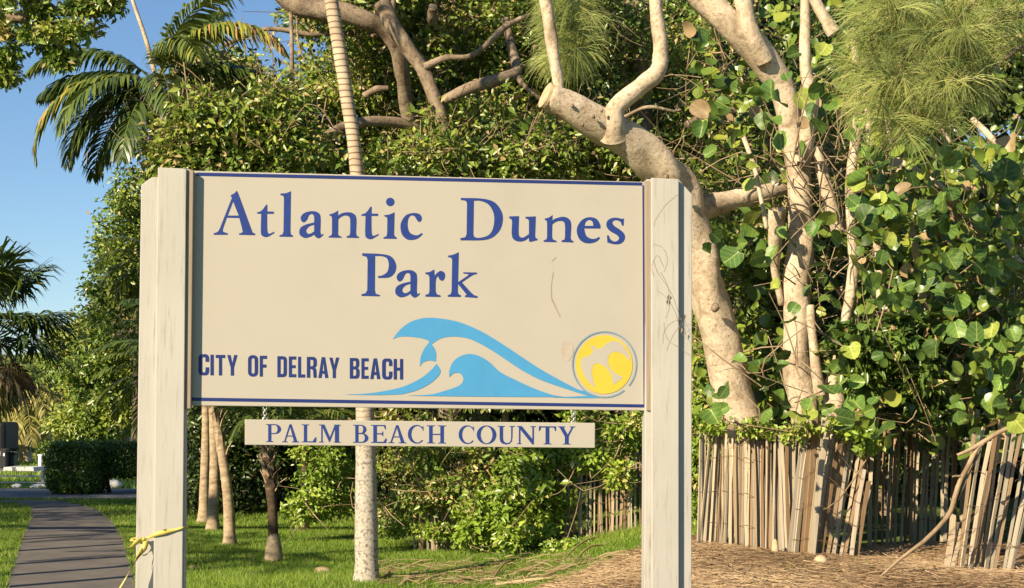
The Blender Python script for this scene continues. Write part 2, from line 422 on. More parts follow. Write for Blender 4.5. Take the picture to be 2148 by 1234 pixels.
def mat_seagrape(name, base, vein, tip):
    m, t, b, L, new = nodes(name)
    tc = new('ShaderNodeTexCoord'); sp = new('ShaderNodeSeparateXYZ'); L(tc.outputs['Object'], sp.inputs[0])
    def mth(op, a, bb=None):
        n = new('ShaderNodeMath'); n.operation = op
        for k, v in enumerate((a, bb)):
            if v is None: continue
            if isinstance(v, (int, float)): n.inputs[k].default_value = v
            else: L(v, n.inputs[k])
        return n.outputs[0]
    ax = mth('ABSOLUTE', sp.outputs['X'])
    mid = mth('LESS_THAN', ax, 0.018)
    q = mth('SUBTRACT', sp.outputs['Y'], mth('MULTIPLY', ax, 0.75))
    fr = mth('FRACT', mth('MULTIPLY', q, 4.2))
    side = mth('LESS_THAN', mth('ABSOLUTE', mth('SUBTRACT', fr, 0.5)), 0.045)
    v = mth('MAXIMUM', mid, mth('MULTIPLY', side, 0.6))
    oi = new('ShaderNodeObjectInfo')
    no = new('ShaderNodeTexNoise'); no.noise_dimensions = '4D'; no.inputs['Scale'].default_value = 3.0; no.inputs['Detail'].default_value = 5
    L(tc.outputs['Object'], no.inputs['Vector']); L(mth('MULTIPLY', oi.outputs['Random'], 40.0), no.inputs['W'])
    r = ramp(new, [(0.3, tuple(x * 0.7 for x in base)), (0.55, base), (0.78, tip)]); L(no.outputs[0], r.inputs[0])
    mx = new('ShaderNodeMix'); mx.data_type = 'RGBA'; L(v, mx.inputs['Factor']); L(r.outputs[0], mx.inputs['A']); mx.inputs['B'].default_value = (*vein, 1)
    hs = new('ShaderNodeHueSaturation'); L(mx.outputs['Result'], hs.inputs['Color'])
    mr = new('ShaderNodeMapRange'); mr.inputs['To Min'].default_value = 0.7; mr.inputs['To Max'].default_value = 1.25; L(oi.outputs['Random'], mr.inputs['Value']); L(mr.outputs[0], hs.inputs['Value'])
    L(hs.outputs[0], b.inputs['Base Color'])
    b.inputs['Roughness'].default_value = 0.42; b.inputs['Specular IOR Level'].default_value = 0.3
    tr = new('ShaderNodeBsdfTranslucent'); ms = new('ShaderNodeMixShader'); ms.inputs[0].default_value = 0.22
    L(hs.outputs[0], tr.inputs[0]); L(b.outputs[0], ms.inputs[1]); L(tr.outputs[0], ms.inputs[2]); L(ms.outputs[0], t.nodes['Material Output'].inputs[0])
    return m
SG = [mat_seagrape('sea_grape_leaf', (0.13, 0.24, 0.045), (0.40, 0.45, 0.12), (0.20, 0.31, 0.05)),
      mat_seagrape('sea_grape_leaf_deep', (0.07, 0.145, 0.032), (0.28, 0.34, 0.09), (0.12, 0.20, 0.04)),
      mat_seagrape('sea_grape_leaf_yellow', (0.28, 0.35, 0.06), (0.52, 0.52, 0.17), (0.40, 0.40, 0.08)),
      mat_seagrape('sea_grape_leaf_dry', (0.42, 0.30, 0.16), (0.52, 0.40, 0.22), (0.50, 0.37, 0.19))]

# ------------------------------------------------------------------ foliage generators
def unit(a):
    return a / (np.linalg.norm(a, axis=-1, keepdims=True) + 1e-9)

def leaves(C, axis, nrm, size, ratio=0.5, tint=None, fold=0.18):
    """rhombic leaves folded along the midrib: two triangles each"""
    N = len(C)
    axis = unit(axis); side = unit(np.cross(nrm, axis)); up = np.cross(axis, side)
    s = size[:, None]
    b = C - axis * s * 0.5; tp = C + axis * s * 0.5
    mid = C - axis * s * 0.06
    l = mid + side * s * ratio * 0.5 + up * s * fold; r = mid - side * s * ratio * 0.5 + up * s * fold
    V = np.stack([b, l, tp, r], axis=1).reshape(-1, 3)
    k = np.arange(N)[:, None] * 4
    Fc = np.concatenate([k + np.array([[0, 2, 1]]), k + np.array([[0, 3, 2]])], axis=1).reshape(-1, 3)
    if tint is None: tint = rng.random(N)
    return V, Fc, np.repeat(tint, 2)

TOSUN = np.array(tuple(SUN))

def cloud(clumps, per, size=(0.05, 0.09), sub=14, sub_r=0.28, ratio=0.5, tlo=0.15, thi=0.85, brown=0.03, shell=0.45):
    """clumps: (px, py, D, rx_px, ry_px, rz_m). Sub-clumps spread through each ellipsoid, leaves round each."""
    out = []
    for (px, py, D, rx, ry, rz) in clumps:
        c = np.array(tuple(P(px, py, D))); rad = np.array([rx * D / F, rz, ry * D / F])
        vol = max(0.4, (rad[0] * rad[1] * rad[2]) ** (1 / 3))
        m = max(4, int(sub * vol ** 1.6))
        d = unit(rng.normal(size=(m, 3))); rr = rng.random((m, 1)) ** shell
        sc = c + d * rr * rad
        base_t = rng.random(m) ** 1.3 * 0.7
        n = max(20, int(per * vol ** 2))
        ids = rng.integers(0, m, n)
        off = np.clip(rng.normal(size=(n, 3)), -1.8, 1.8) * sub_r * (0.6 + 0.4 * rng.random((n, 1)))
        off[:, 2] *= 0.75
        C = sc[ids] + off
        axis = unit(off) + rng.normal(size=(n, 3)) * 0.6 + np.array([0, 0, -0.25])
        nrm = np.array([-0.2, -0.5, 0.6]) + 0.4 * d[ids] + rng.normal(size=(n, 3)) * 0.6
        t = tlo + (thi - tlo) * np.clip(base_t[ids] + rng.random(n) * 0.42, 0, 1)
        dead = rng.random(m) < brown * 0.7
        t = np.where((rng.random(n) < brown) | (dead[ids] & (rng.random(n) < 0.7)), rng.uniform(0.93, 1.0, n), t)
        out.append(leaves(C, axis, nrm, rng.uniform(size[0], size[1], n) * np.where(rng.random(n) < 0.15, 1.4, 1.0), ratio, t))
    return join(out)

def twig_cloud(clumps, n, r=(0.003, 0.009), length=(0.25, 0.75)):
    parts = []
    for (px, py, D, rx, ry, rz) in clumps:
        c = np.array(tuple(P(px, py, D))); rad = np.array([rx * D / F, rz, ry * D / F])
        for _ in range(n):
            d = unit(rng.normal(size=3)); p = c + d * rad * rng.random() ** 0.4
            L = rng.uniform(*length); q = unit(rng.normal(size=3) + np.array([0, 0, 0.3])) ; bend = rng.normal(size=3) * 0.25 * L
            pts = [p, p + q * L * 0.5 + bend, p + q * L + bend * 0.5]
            r0 = rng.uniform(*r)
            V, Fq = tube(pts, [r0, r0 * 0.8, r0 * 0.5], 4, 5)
            parts.append((V, Fq))
    return join(parts)[:2]

def frond(base, az, el, L, droop, leaf_len, n=34, width=0.035, hang=0.5, tlo=0.2, thi=0.6, gold=0.0, start=0.14):
    """pinnate palm leaf: rachis tube and drooping leaflets"""
    s = np.linspace(0, 1, 16)
    e = el - droop * s ** 1.2
    seg = L / 15
    hor = np.array([math.cos(az), math.sin(az), 0.0]); upv = np.array([0, 0, 1.0])
    pts = [np.array(base, dtype=float)]
    for i in range(15):
        em = 0.5 * (e[i] + e[i + 1])
        pts.append(pts[-1] + seg * (math.cos(em) * hor + math.sin(em) * upv))
    pts = np.array(pts)
    V, Fq = tube(pts, np.interp(s, [0, 1], [0.022 * L / 2.5, 0.004]), 4, 16)
    tri = np.concatenate([Fq[:, [0, 1, 2]], Fq[:, [0, 2, 3]]])
    parts = [(V, tri, np.full(len(tri), 0.62))]
    sv = np.array([-math.sin(az), math.cos(az), 0.0])
    us = np.linspace(start, 0.995, n)
    for sgn in (-1, 1):
        u = np.clip(us + rng.normal(size=n) * 0.006, 0, 1)
        p0 = np.stack([np.interp(u, s, pts[:, k]) for k in range(3)], axis=1)
        eu = np.interp(u, s, e)
        tang = np.cos(eu)[:, None] * hor + np.sin(eu)[:, None] * upv
        prof = np.clip(np.sin(np.clip((u - 0.02) * 0.9 + 0.1, 0, 1) * math.pi) ** 0.6, 0.25, 1)
        ll = leaf_len * prof * rng.uniform(0.85, 1.12, n)
        fw = 0.45 + 0.55 * u
        d = unit(tang * fw[:, None] + sgn * sv * (1.0 - 0.35 * u)[:, None] + np.array([0, 0, 0.10]) + rng.normal(size=(n, 3)) * 0.07)
        hg = hang * rng.uniform(0.7, 1.3, n)[:, None]
        d2 = unit(d + np.array([0, 0, -1.0]) * hg * 0.8); d3 = unit(d + np.array([0, 0, -1.0]) * hg * 2.2)
        p1 = p0 + d * ll[:, None] * 0.3; p2 = p1 + d2 * ll[:, None] * 0.36; p3 = p2 + d3 * ll[:, None] * 0.34
        wv = unit(np.cross(d2, np.cross(tang, d2) + 1e-6)); wv = unit(tang - (tang * d2).sum(1, keepdims=True) * d2 + rng.normal(size=(n, 3)) * 0.15)
        hw = width * 0.5
        verts = np.stack([p0 - wv * hw * 0.4, p0 + wv * hw * 0.4, p1 - wv * hw, p1 + wv * hw, p2 - wv * hw * 0.8, p2 + wv * hw * 0.8, p3], axis=1).reshape(-1, 3)
        k = np.arange(n)[:, None] * 7
        f = np.concatenate([k + np.array([[0, 1, 3]]), k + np.array([[0, 3, 2]]), k + np.array([[2, 3, 5]]), k + np.array([[2, 5, 4]]), k + np.array([[4, 5, 6]])], axis=1).reshape(-1, 3)
        t = tlo + (thi - tlo) * rng.random(n) + gold * u
        parts.append((verts, f, np.repeat(np.clip(t, 0, 1), 5)))
    return join(parts)

def fan_leaf(base, az, el, stalk, rad, n=30, droop=0.5, tlo=0.15, thi=0.6, spread=2.3):
    hor = np.array([math.cos(az), math.sin(az), 0.0]); upv = np.array([0, 0, 1.0])
    d = math.cos(el) * hor + math.sin(el) * upv
    h = np.array(base) + d * stalk
    h[2] -= 0.12 * stalk
    V, Fq = tube([base, (np.array(base) + h) / 2 + upv * 0.05 * stalk, h], [0.02, 0.016, 0.012], 4, 6)
    tri = np.concatenate([Fq[:, [0, 1, 2]], Fq[:, [0, 2, 3]]])
    parts = [(V, tri, np.full(len(tri), 0.6))]
    sv = np.array([-math.sin(az), math.cos(az), 0.0])
    a = np.linspace(-spread, spread, n) + rng.normal(size=n) * 0.03
    dirs = unit(np.cos(a)[:, None] * d + np.sin(a)[:, None] * sv + rng.normal(size=(n, 3)) * 0.05)
    ll = rad * (0.75 + 0.25 * np.cos(a * 0.6)) * rng.uniform(0.9, 1.1, n)
    dn = np.array([0, 0, -1.0])
    p1 = h + dirs * ll[:, None] * 0.55; d2 = unit(dirs + dn * droop * rng.uniform(0.6, 1.6, (n, 1)))
    p2 = p1 + d2 * ll[:, None] * 0.3; d3 = unit(dirs + dn * droop * 2.5)
    p3 = p2 + d3 * ll[:, None] * 0.25
    nv = np.cross(d, sv)
    wv = unit(np.cross(dirs, nv)); hw = ll * math.sin(spread / n) * 0.55
    verts = np.stack([np.repeat(h[None], n, 0), p1 - wv * hw[:, None], p1 + wv * hw[:, None], p2 - wv * hw[:, None] * 0.5, p2 + wv * hw[:, None] * 0.5, p3], axis=1).reshape(-1, 3)
    k = np.arange(n)[:, None] * 6
    f = np.concatenate([k + np.array([[0, 1, 2]]), k + np.array([[1, 3, 4]]), k + np.array([[1, 4, 2]]), k + np.array([[3, 5, 4]])], axis=1).reshape(-1, 3)
    parts.append((verts, f, np.repeat(tlo + (thi - tlo) * rng.random(n), 4)))
    return join(parts)

# ------------------------------------------------------------------ ground, path, road
def sheet(name, xs, ys, mat, lift=0.0, keep=None):
    X, Y = np.meshgrid(xs, ys)
    Z = ground_h(X, Y) + lift
    V = np.stack([X, Y, Z], axis=-1).reshape(-1, 3)
    nx, ny = len(xs), len(ys)
    i = np.arange(ny - 1)[:, None] * nx; j = np.arange(nx - 1)[None, :]
    Fq = np.stack([i + j, i + j + 1, i + nx + j + 1, i + nx + j], axis=-1).reshape(-1, 4)
    if keep is not None:
        cc = V[Fq].mean(axis=1); Fq = Fq[keep(cc[:, 0], cc[:, 1])]
    o = np_obj(name, V, Fq, mat, smooth=True)
    o['kind'] = 'structure'
    return o

sheet('lawn_ground', np.concatenate([[-400, -200, -80, -40, -20], np.arange(-12, 12.01, 0.25), [20, 40, 80, 200, 400]]),
      np.concatenate([[-60, -20, -5, 0, 3], np.arange(5, 26.01, 0.25), [30, 36, 45, 60, 90, 150, 300, 800]]), M['soil'])

def duff_edge(x, y):
    # ragged border between lawn and the needle litter
    return (x - (0.55 + 0.35 * np.sin(y * 1.7) + 0.25 * np.sin(y * 4.1 + 1) - 0.42 * np.clip(14.2 - y, 0, 4) ** 1.0)) > 0
def duff(x, y): return duff_edge(x, y) & (y < 15.4 + 0.35 * np.clip(x - 1.5, 0, 9)) & (x > -3)
sheet('needle_ground', np.arange(-3, 14, 0.1), np.arange(8, 18.5, 0.1), M['duff'], 0.006,
      duff)

def ribbon(name, line, mat, lift):
    V = []; Fq = []
    for l, r in line: V += [(l[0], l[1], lift), (r[0], r[1], lift)]
    for i in range(len(line) - 1): Fq.append((2 * i, 2 * i + 1, 2 * i + 3, 2 * i + 2))
    o = np_obj(name, V, np.array(Fq), mat); o['kind'] = 'structure'
    return o

path_rows = [(-160, 1400, 400), (-80, 1320, 340), (10, 1234, 292), (28, 1180, 278), (45, 1130, 262), (56, 1100, 245), (66, 1080, 222), (60, 1064, 190), (20, 1056, 150), (-120, 1050, 120)]
rows = []
for l, y, r in path_rows:
    a = ray(l, y); b = ray(r, y)
    pa = CAM + a * (-CAMZ / a.z); pb = CAM + b * (-CAMZ / b.z)
    rows.append((pa, pb))
dense = []
for k in range(len(rows) - 1):
    for t in np.linspace(0, 1, 8, endpoint=False):
        dense.append((rows[k][0].lerp(rows[k + 1][0], t), rows[k][1].lerp(rows[k + 1][1], t)))
dense.append(rows[-1])
PATH = [(p[0].copy(), p[1].copy()) for p in dense]
ribbon('path', PATH, M['asphalt'], 0.008)
def strip_x(name, y0, y1, mat, lift, x0=-60, x1=30):
    o = np_obj(name, [(x0, y0, lift), (x1, y0, lift), (x1, y1, lift), (x0, y1, lift)], np.array([[0, 1, 2, 3]]), mat); o['kind'] = 'structure'
    return o
strip_x('road', 32.0, 36.4, M['road'], 0.012, -60, -7.2)
strip_x('parking_lane', 47.0, 52.0, M['road'], 0.012, -60, -12.5)

def path_mask(x, y):
    """True where a point lies on the path"""
    L = np.array([(p[0].x, p[0].y, p[1].x) for p in PATH])
    o = np.argsort(L[:, 1]); L = L[o]
    xl = np.interp(y, L[:, 1], L[:, 0]); xr = np.interp(y, L[:, 1], L[:, 2])
    return (x > xl + 0.02) & (x < xr - 0.02) & (y < L[-1, 1])

# grass blades
def grass_patch(n, x0, x1, y0, y1, h, wd, cond):
    x = rng.uniform(x0, x1, n); y = y0 + (y1 - y0) * rng.random(n) ** 1.25
    k = cond(x, y); x, y = x[k], y[k]; n = len(x)
    z = ground_h(x, y)
    patch = 0.5 + 0.25 * np.sin(x * 1.3 + 0.7 * y) + 0.25 * np.sin(2.7 * y - 1.1 * x)
    hh = h * rng.uniform(0.45, 1.15, n) * (0.75 + 0.4 * patch)
    a = rng.random(n) * 2 * math.pi; ww = wd * rng.uniform(0.7, 1.3, n)
    lean = rng.normal(size=(n, 2)) * 0.5 * hh[:, None]
    b0 = np.stack([x - np.cos(a) * ww, y - np.sin(a) * ww, z - 0.01], 1); b1 = np.stack([x + np.cos(a) * ww, y + np.sin(a) * ww, z - 0.01], 1)
    tp = np.stack([x + lean[:, 0], y + lean[:, 1], z + hh], 1)
    V = np.stack([b0, b1, tp], 1).reshape(-1, 3)
    t = np.clip(0.25 + 0.35 * patch + rng.normal(size=n) * 0.18, 0, 0.88)
    t = np.where(rng.random(n) < 0.035, 1.0, t)
    return V, np.arange(3 * n).reshape(-1, 3), t
inview = lambda x, y: (np.abs(x) < 0.34 * y + 0.6)
c1 = lambda x, y: inview(x, y) & ~path_mask(x, y) & ~(duff(x, y) & (rng.random(len(x)) > 0.04))
g1 = grass_patch(300000, -7.6, 3.2, 13.5, 24, 0.06, 0.006, c1)
c2 = lambda x, y: inview(x, y) & ~path_mask(x, y) & ((y < 31.8) | ((y > 36.6) & (y < 46.8)) | (y > 52.2))
g2 = grass_patch(90000, -18, 2, 24, 32, 0.07, 0.010, c2)
g3 = grass_patch(40000, -32, -6, 36, 75, 0.12, 0.025, c2)
V, Fc, T = join([g1, g2, g3])
o = np_obj('grass', V, Fc, M['grass'], tint=T)
tag(o, 'short green lawn grass around the palm trunks and beside the path', 'grass', kind='stuff')

# needle litter
def needles(n, x0, x1, y0, y1, cond, L=(0.08, 0.22), w=0.0025):
    x = rng.uniform(x0, x1, n); y = rng.uniform(y0, y1, n); k = cond(x, y); x, y = x[k], y[k]; n = len(x)
    z = ground_h(x, y) + 0.012 + 0.035 * rng.random(n) ** 2
    a = rng.normal(size=n) * 0.8 + 0.25; l = rng.uniform(*L, n) * 0.5
    d = np.stack([np.cos(a), np.sin(a), rng.normal(size=n) * 0.12], 1); c = np.stack([x, y, z], 1)
    s = np.stack([-np.sin(a), np.cos(a), np.full(n, 0.6)], 1) * w * rng.uniform(0.7, 1.8, (n, 1))
    V = np.stack([c - d * l[:, None] - s, c - d * l[:, None] + s, c + d * l[:, None]], 1).reshape(-1, 3)
    return V, np.arange(3 * n).reshape(-1, 3), np.clip(0.47 + 0.16 * np.sin(x * 2.1 + 1.3 * y) + 0.12 * np.sin(3.3 * y - 1.7 * x) + 0.26 * rng.normal(size=n), 0, 1)
V, Fc, T = needles(120000, -1.5, 6.0, 10.5, 16.5, lambda x, y: inview(x, y) & duff(x, y))
o = np_obj('pine_needle_litter', V, Fc, M['litter'], tint=T)
tag(o, 'brown pine needle litter covering the mound before the slat fence', 'needle litter', kind='stuff')

# ------------------------------------------------------------------ the park sign
A_ = P(405, 600, 8.6); B_ = P(1360, 600, 8.815)
U_ = (B_ - A_); U_.z = 0; U_.normalize()
N_ = Vector((U_.y, -U_.x, 0))
def S(px, py, off=0.0):
    d = ray(px, py)
    t = ((A_ + N_ * off - CAM).dot(N_)) / d.dot(N_)
    return CAM + d * t
GZ = 0.0
def slab(name, poly, off, thick, mat, parent, to_ground=False, bevel=0.004):
    pts = [S(x, y, off) for x, y in poly]
    if to_ground:
        for i, (x, y) in enumerate(poly):
            if y > 1230: pts[i].z = -0.25
    m = MB(); m.prism(pts, -N_ * thick)
    o = m.build(name, mat, parent)
    if bevel:
        bv = o.modifiers.new('bevel', 'BEVEL'); bv.width = bevel; bv.segments = 2
    return o
sign_base = S(880, 1200, -0.05); sign_base.z = 0
sign = empty('park_sign', sign_base, 'large cream park sign with blue lettering between two wooden posts', 'sign')
board = slab('sign_board', [(398, 358), (1361, 382), (1366, 862), (396, 851)], 0.0, 0.035, M['board'], sign)
board['label'] = 'cream painted board carrying the blue lettering'
# left post: wide back plank, narrower front plank, trim strip beside the board
pl = slab('post', [(296, 388), (318, 372), (392, 372), (388, 1240), (283, 1240)], 0.030, 0.10, M['post'], sign, True)
pl['label'] = 'left wooden post painted cream with chamfered top'
slab('front_plank', [(331, 351), (391, 354), (383, 1240), (322, 1240)], 0.066, 0.033, M['post'], pl, True)
slab('trim_strip', [(391.5, 352), (406, 358), (400, 858), (386, 858)], 0.050, 0.046, M['trim'], pl)
pr = slab('post', [(1356, 376), (1425, 378), (1452, 408), (1450, 1240), (1350, 1240)], 0.030, 0.10, M['post'], sign, True)
pr['label'] = 'right wooden post painted cream, its front plank shadowing the right side'  # dark strip on the right is the front plank's cast shadow
slab('front_plank', [(1366.5, 373), (1424, 376), (1424, 1240), (1368, 1240)], 0.066, 0.033, M['post'], pr, True)
slab('trim_strip', [(1354, 379), (1366, 379), (1367.5, 862), (1356, 862)], 0.042, 0.040, M['trim'], pr)

def smooth_poly(pts, n=5):
    m = len(pts); out = []
    for i in range(m):
        p = pts[i]; q = pts[(i + 1) % m]
        P0 = np.array(p[:2], float); P1 = np.array(q[:2], float)
        out.append(P0)
        if len(p) > 2 or len(q) > 2:
            T0 = (P1 - np.array(pts[i - 1][:2], float)) / 2 if len(p) > 2 else (P1 - P0)
            T1 = (np.array(pts[(i + 2) % m][:2], float) - P0) / 2 if len(q) > 2 else (P1 - P0)
            for t in np.linspace(0, 1, n + 1)[1:-1]:
                h = (2 * t**3 - 3 * t**2 + 1, t**3 - 2 * t**2 + t, -2 * t**3 + 3 * t**2, t**3 - t**2)
                out.append(h[0] * P0 + h[1] * T0 + h[2] * P1 + h[3] * T1)
    return out

def parse(s):
    out = []
    for w_ in s.split():
        sm = w_.endswith('s'); x, y = w_.rstrip('s').split(',')
        out.append((float(x), float(y), 1) if sm else (float(x), float(y)))
    return out

def fill(loops, proj):
    """loops: outer then holes, in glyph units; proj maps (x, y) to a point of the sign"""
    L3 = [[Vector((p[0], p[1], 0)) for p in l] for l in loops]
    tri = geometry.tessellate_polygon(L3)
    flat = [p for l in loops for p in l]
    return [proj(p[0], p[1]) for p in flat], [tuple(t) for t in tri]

def tri_mesh(shapes):
    V = []; Fc = []
    for loops, proj in shapes:
        v, f = fill(loops, proj)
        b = len(V); V += v
        for t in f:
            a, c, d = (v[i] for i in t)
            nn = (c - a).cross(d - a)
            Fc.append(tuple(i + b for i in (t if nn.dot(N_) > 0 else t[::-1])))
    return V, Fc

def print_part(name, shapes, mat, parent, label):
    """shapes: list of (loops, proj)"""
    V, Fc = tri_mesh(shapes)
    o = mk(name, V, Fc, mat, parent)
    o['label'] = label
    return o

def print_words(glyphs, mat, parent, label):
    """one part for the line, one sub-part for each letter; glyphs: list of lists of shapes"""
    g = bpy.data.objects.new('lettering', None); link(g, parent); g.empty_display_size = 0.05; g['label'] = label
    for sh_ in glyphs:
        V, Fc = tri_mesh(sh_)
        mk('letter', V, Fc, mat, g)

def Z(x0, y0, sc, off=0.0015):
    return lambda x, y: S(x0 + x / sc, y0 + y / sc, off)
z5 = Z(400, 390, 4.296); z6 = Z(740, 390, 3.4645)
gA = ['418,48 432,78 548,395s 560,420s 580,430 580,445 435,441 435,430 462,420s 466,400s 438,290 325,287 290,392s 297,415s 333,427 333,441 207,441 207,428 243,414s 262,385 372,105 360,97 365,82 395,66s 412,46', '382,140 333,268 432,268']
gt = ['690,168 690,231 748,232 748,252 688,252 690,395s 703,430s 733,422s 753,412 753,425 705,454s 675,462s 645,450s 632,415s 635,252 597,250 597,240 640,222s 680,170']
gl = ['903,48 898,410 902,436 920,447 920,460 800,458 800,446 828,436 836,410 840,110 834,90 808,83 808,70 860,65s']
ga = ['990,290s 1010,255s 1050,235s 1105,228s 1150,243s 1170,285s 1168,415 1176,440s 1195,430 1194,445 1165,468s 1145,472s 1122,457s 1112,438 1080,458s 1030,470s 990,450s 978,415s 992,375s 1040,348s 1112,330 1112,285s 1105,262s 1085,254s 1065,267s 1050,300s 1030,325s 1005,325s', '1112,350 1070,365s 1045,390s 1042,415s 1060,432s 1085,428s 1112,410']
gn = ['1328,222 1328,268 1360,248s 1410,238s 1462,248s 1492,290s 1490,430 1496,450 1515,458 1515,470 1405,467 1405,455 1431,446 1437,425 1437,310s 1425,278s 1395,267s 1360,277s 1330,300 1328,430 1335,450 1358,457 1358,468 1243,466 1243,455 1267,446 1273,425 1273,292 1268,274 1250,268 1252,256 1290,245s']
gi = ['1837,238 1832,435 1838,454 1856,465 1856,478 1737,476 1737,464 1764,453 1770,430 1772,302 1766,282 1745,276 1745,264 1790,258s']
gc = ['2082,300s 2075,268s 2050,250s 2000,245s 1940,265s 1900,320s 1890,375s 1905,440s 1945,480s 1990,488s 2045,475s 2092,435 2082,425 2045,445s 2005,440s 1970,415s 1955,360s 1960,300s 1980,270s 2005,268s 2025,285s 2045,318s 2065,325s']
gD = ['785,88 940,93s 1030,120s 1080,185s 1090,250s 1070,320s 1015,375s 940,395s 782,396 782,381 818,373 827,350 830,125 822,109 785,102', '880,108 930,110s 985,135s 1020,190s 1028,250s 1015,320s 980,362s 920,378s 885,372s 876,350']
gu = ['1137,222 1208,220 1205,340s 1215,370s 1240,375s 1280,350 1280,255 1272,241 1255,237 1255,225 1330,222 1325,365 1330,380 1342,385 1342,395 1290,408 1280,402 1280,376 1250,398s 1210,405s 1170,390s 1155,350s 1158,260 1152,241 1137,236']
gn2 = ['1452,212 1450,250 1480,235s 1530,225s 1570,240s 1587,280s 1583,380 1590,395 1603,402 1603,412 1517,408 1517,398 1538,390 1542,370 1542,290s 1532,262s 1510,255s 1480,260s 1450,280 1448,370 1455,390 1480,400 1480,410 1387,407 1387,397 1408,388 1412,370 1412,270 1408,253 1395,248 1395,238 1425,230s']
ge = ['1800,310 1797,280s 1770,240s 1720,228s 1670,245s 1635,290s 1628,335s 1645,385s 1680,412s 1725,418s 1770,405s 1797,380 1790,371 1760,385s 1725,382s 1695,360s 1681,310', '1683,291 1695,260s 1720,248s 1742,262s 1748,291']
gs = ['1970,235 1968,290 1955,288 1945,262s 1915,250s 1890,258s 1888,275s 1905,295s 1950,325s 1975,355s 1975,390s 1950,418s 1905,425s 1850,412 1847,360 1860,360 1872,388s 1900,405s 1925,398s 1935,378s 1915,355s 1865,325s 1843,290s 1850,255s 1880,235s 1920,232s 1955,240s']
gP = ['68,490 200,495s 280,515s 315,575s 305,630s 265,665s 185,670 183,655 215,650s 250,625s 262,575s 250,530s 215,512s 162,510 160,760 168,785 197,793 197,803 63,800 63,788 93,780 105,758 108,540 100,516 68,507']
gr = ['592,607 594,655 610,635s 640,618s 668,635s 668,670s 650,690s 630,680s 620,660s 608,668s 602,700 602,768 610,788 638,797 638,808 527,805 527,793 551,785 557,765 557,665 549,647 527,640 527,630 560,625s']
gk = ['770,482 765,700 838,650s 833,641 803,637 803,628 902,630 902,642 870,650s 793,702 870,785s 908,803 905,815 815,808 815,797 828,792 765,714 763,770 768,787 785,795 785,808 690,806 690,795 711,787 718,765 722,540 715,522 692,518 692,507 730,500s']
def shape(g, proj, n=5): return ([smooth_poly(parse(s), n) for s in g], proj)
def shift(proj, dx, dy): return lambda x, y: proj(x + dx, y + dy)
dot = [[(1798 + 38 * math.cos(a), 145 + 38 * math.sin(a)) for a in np.linspace(0, 2 * math.pi, 24, endpoint=False)]]
print_words([[shape(gA, z5)], [shape(gt, z5)], [shape(gl, z5)], [shape(ga, z5)], [shape(gn, z5)], [shape(gt, shift(z5, 940, 19))], [shape(gi, z5), (dot, z5)], [shape(gc, z5)]], M['blue'], sign, 'large blue serif first word of the top line')
print_words([[q] for q in [shape(gD, z6), shape(gu, z6), shape(gn2, z6), shape(ge, z6), shape(gs, z6)]], M['blue'], sign, 'large blue serif second word of the top line')
a2 = lambda x, y: z6(308 + (x - 978) * 179 / 217, 612 + (y - 228) * 200 / 244)
print_words([[q] for q in [shape(gP, z6), shape(ga, a2), shape(gr, z6), shape(gk, z6)]], M['blue'], sign, 'large blue serif word of the second line')

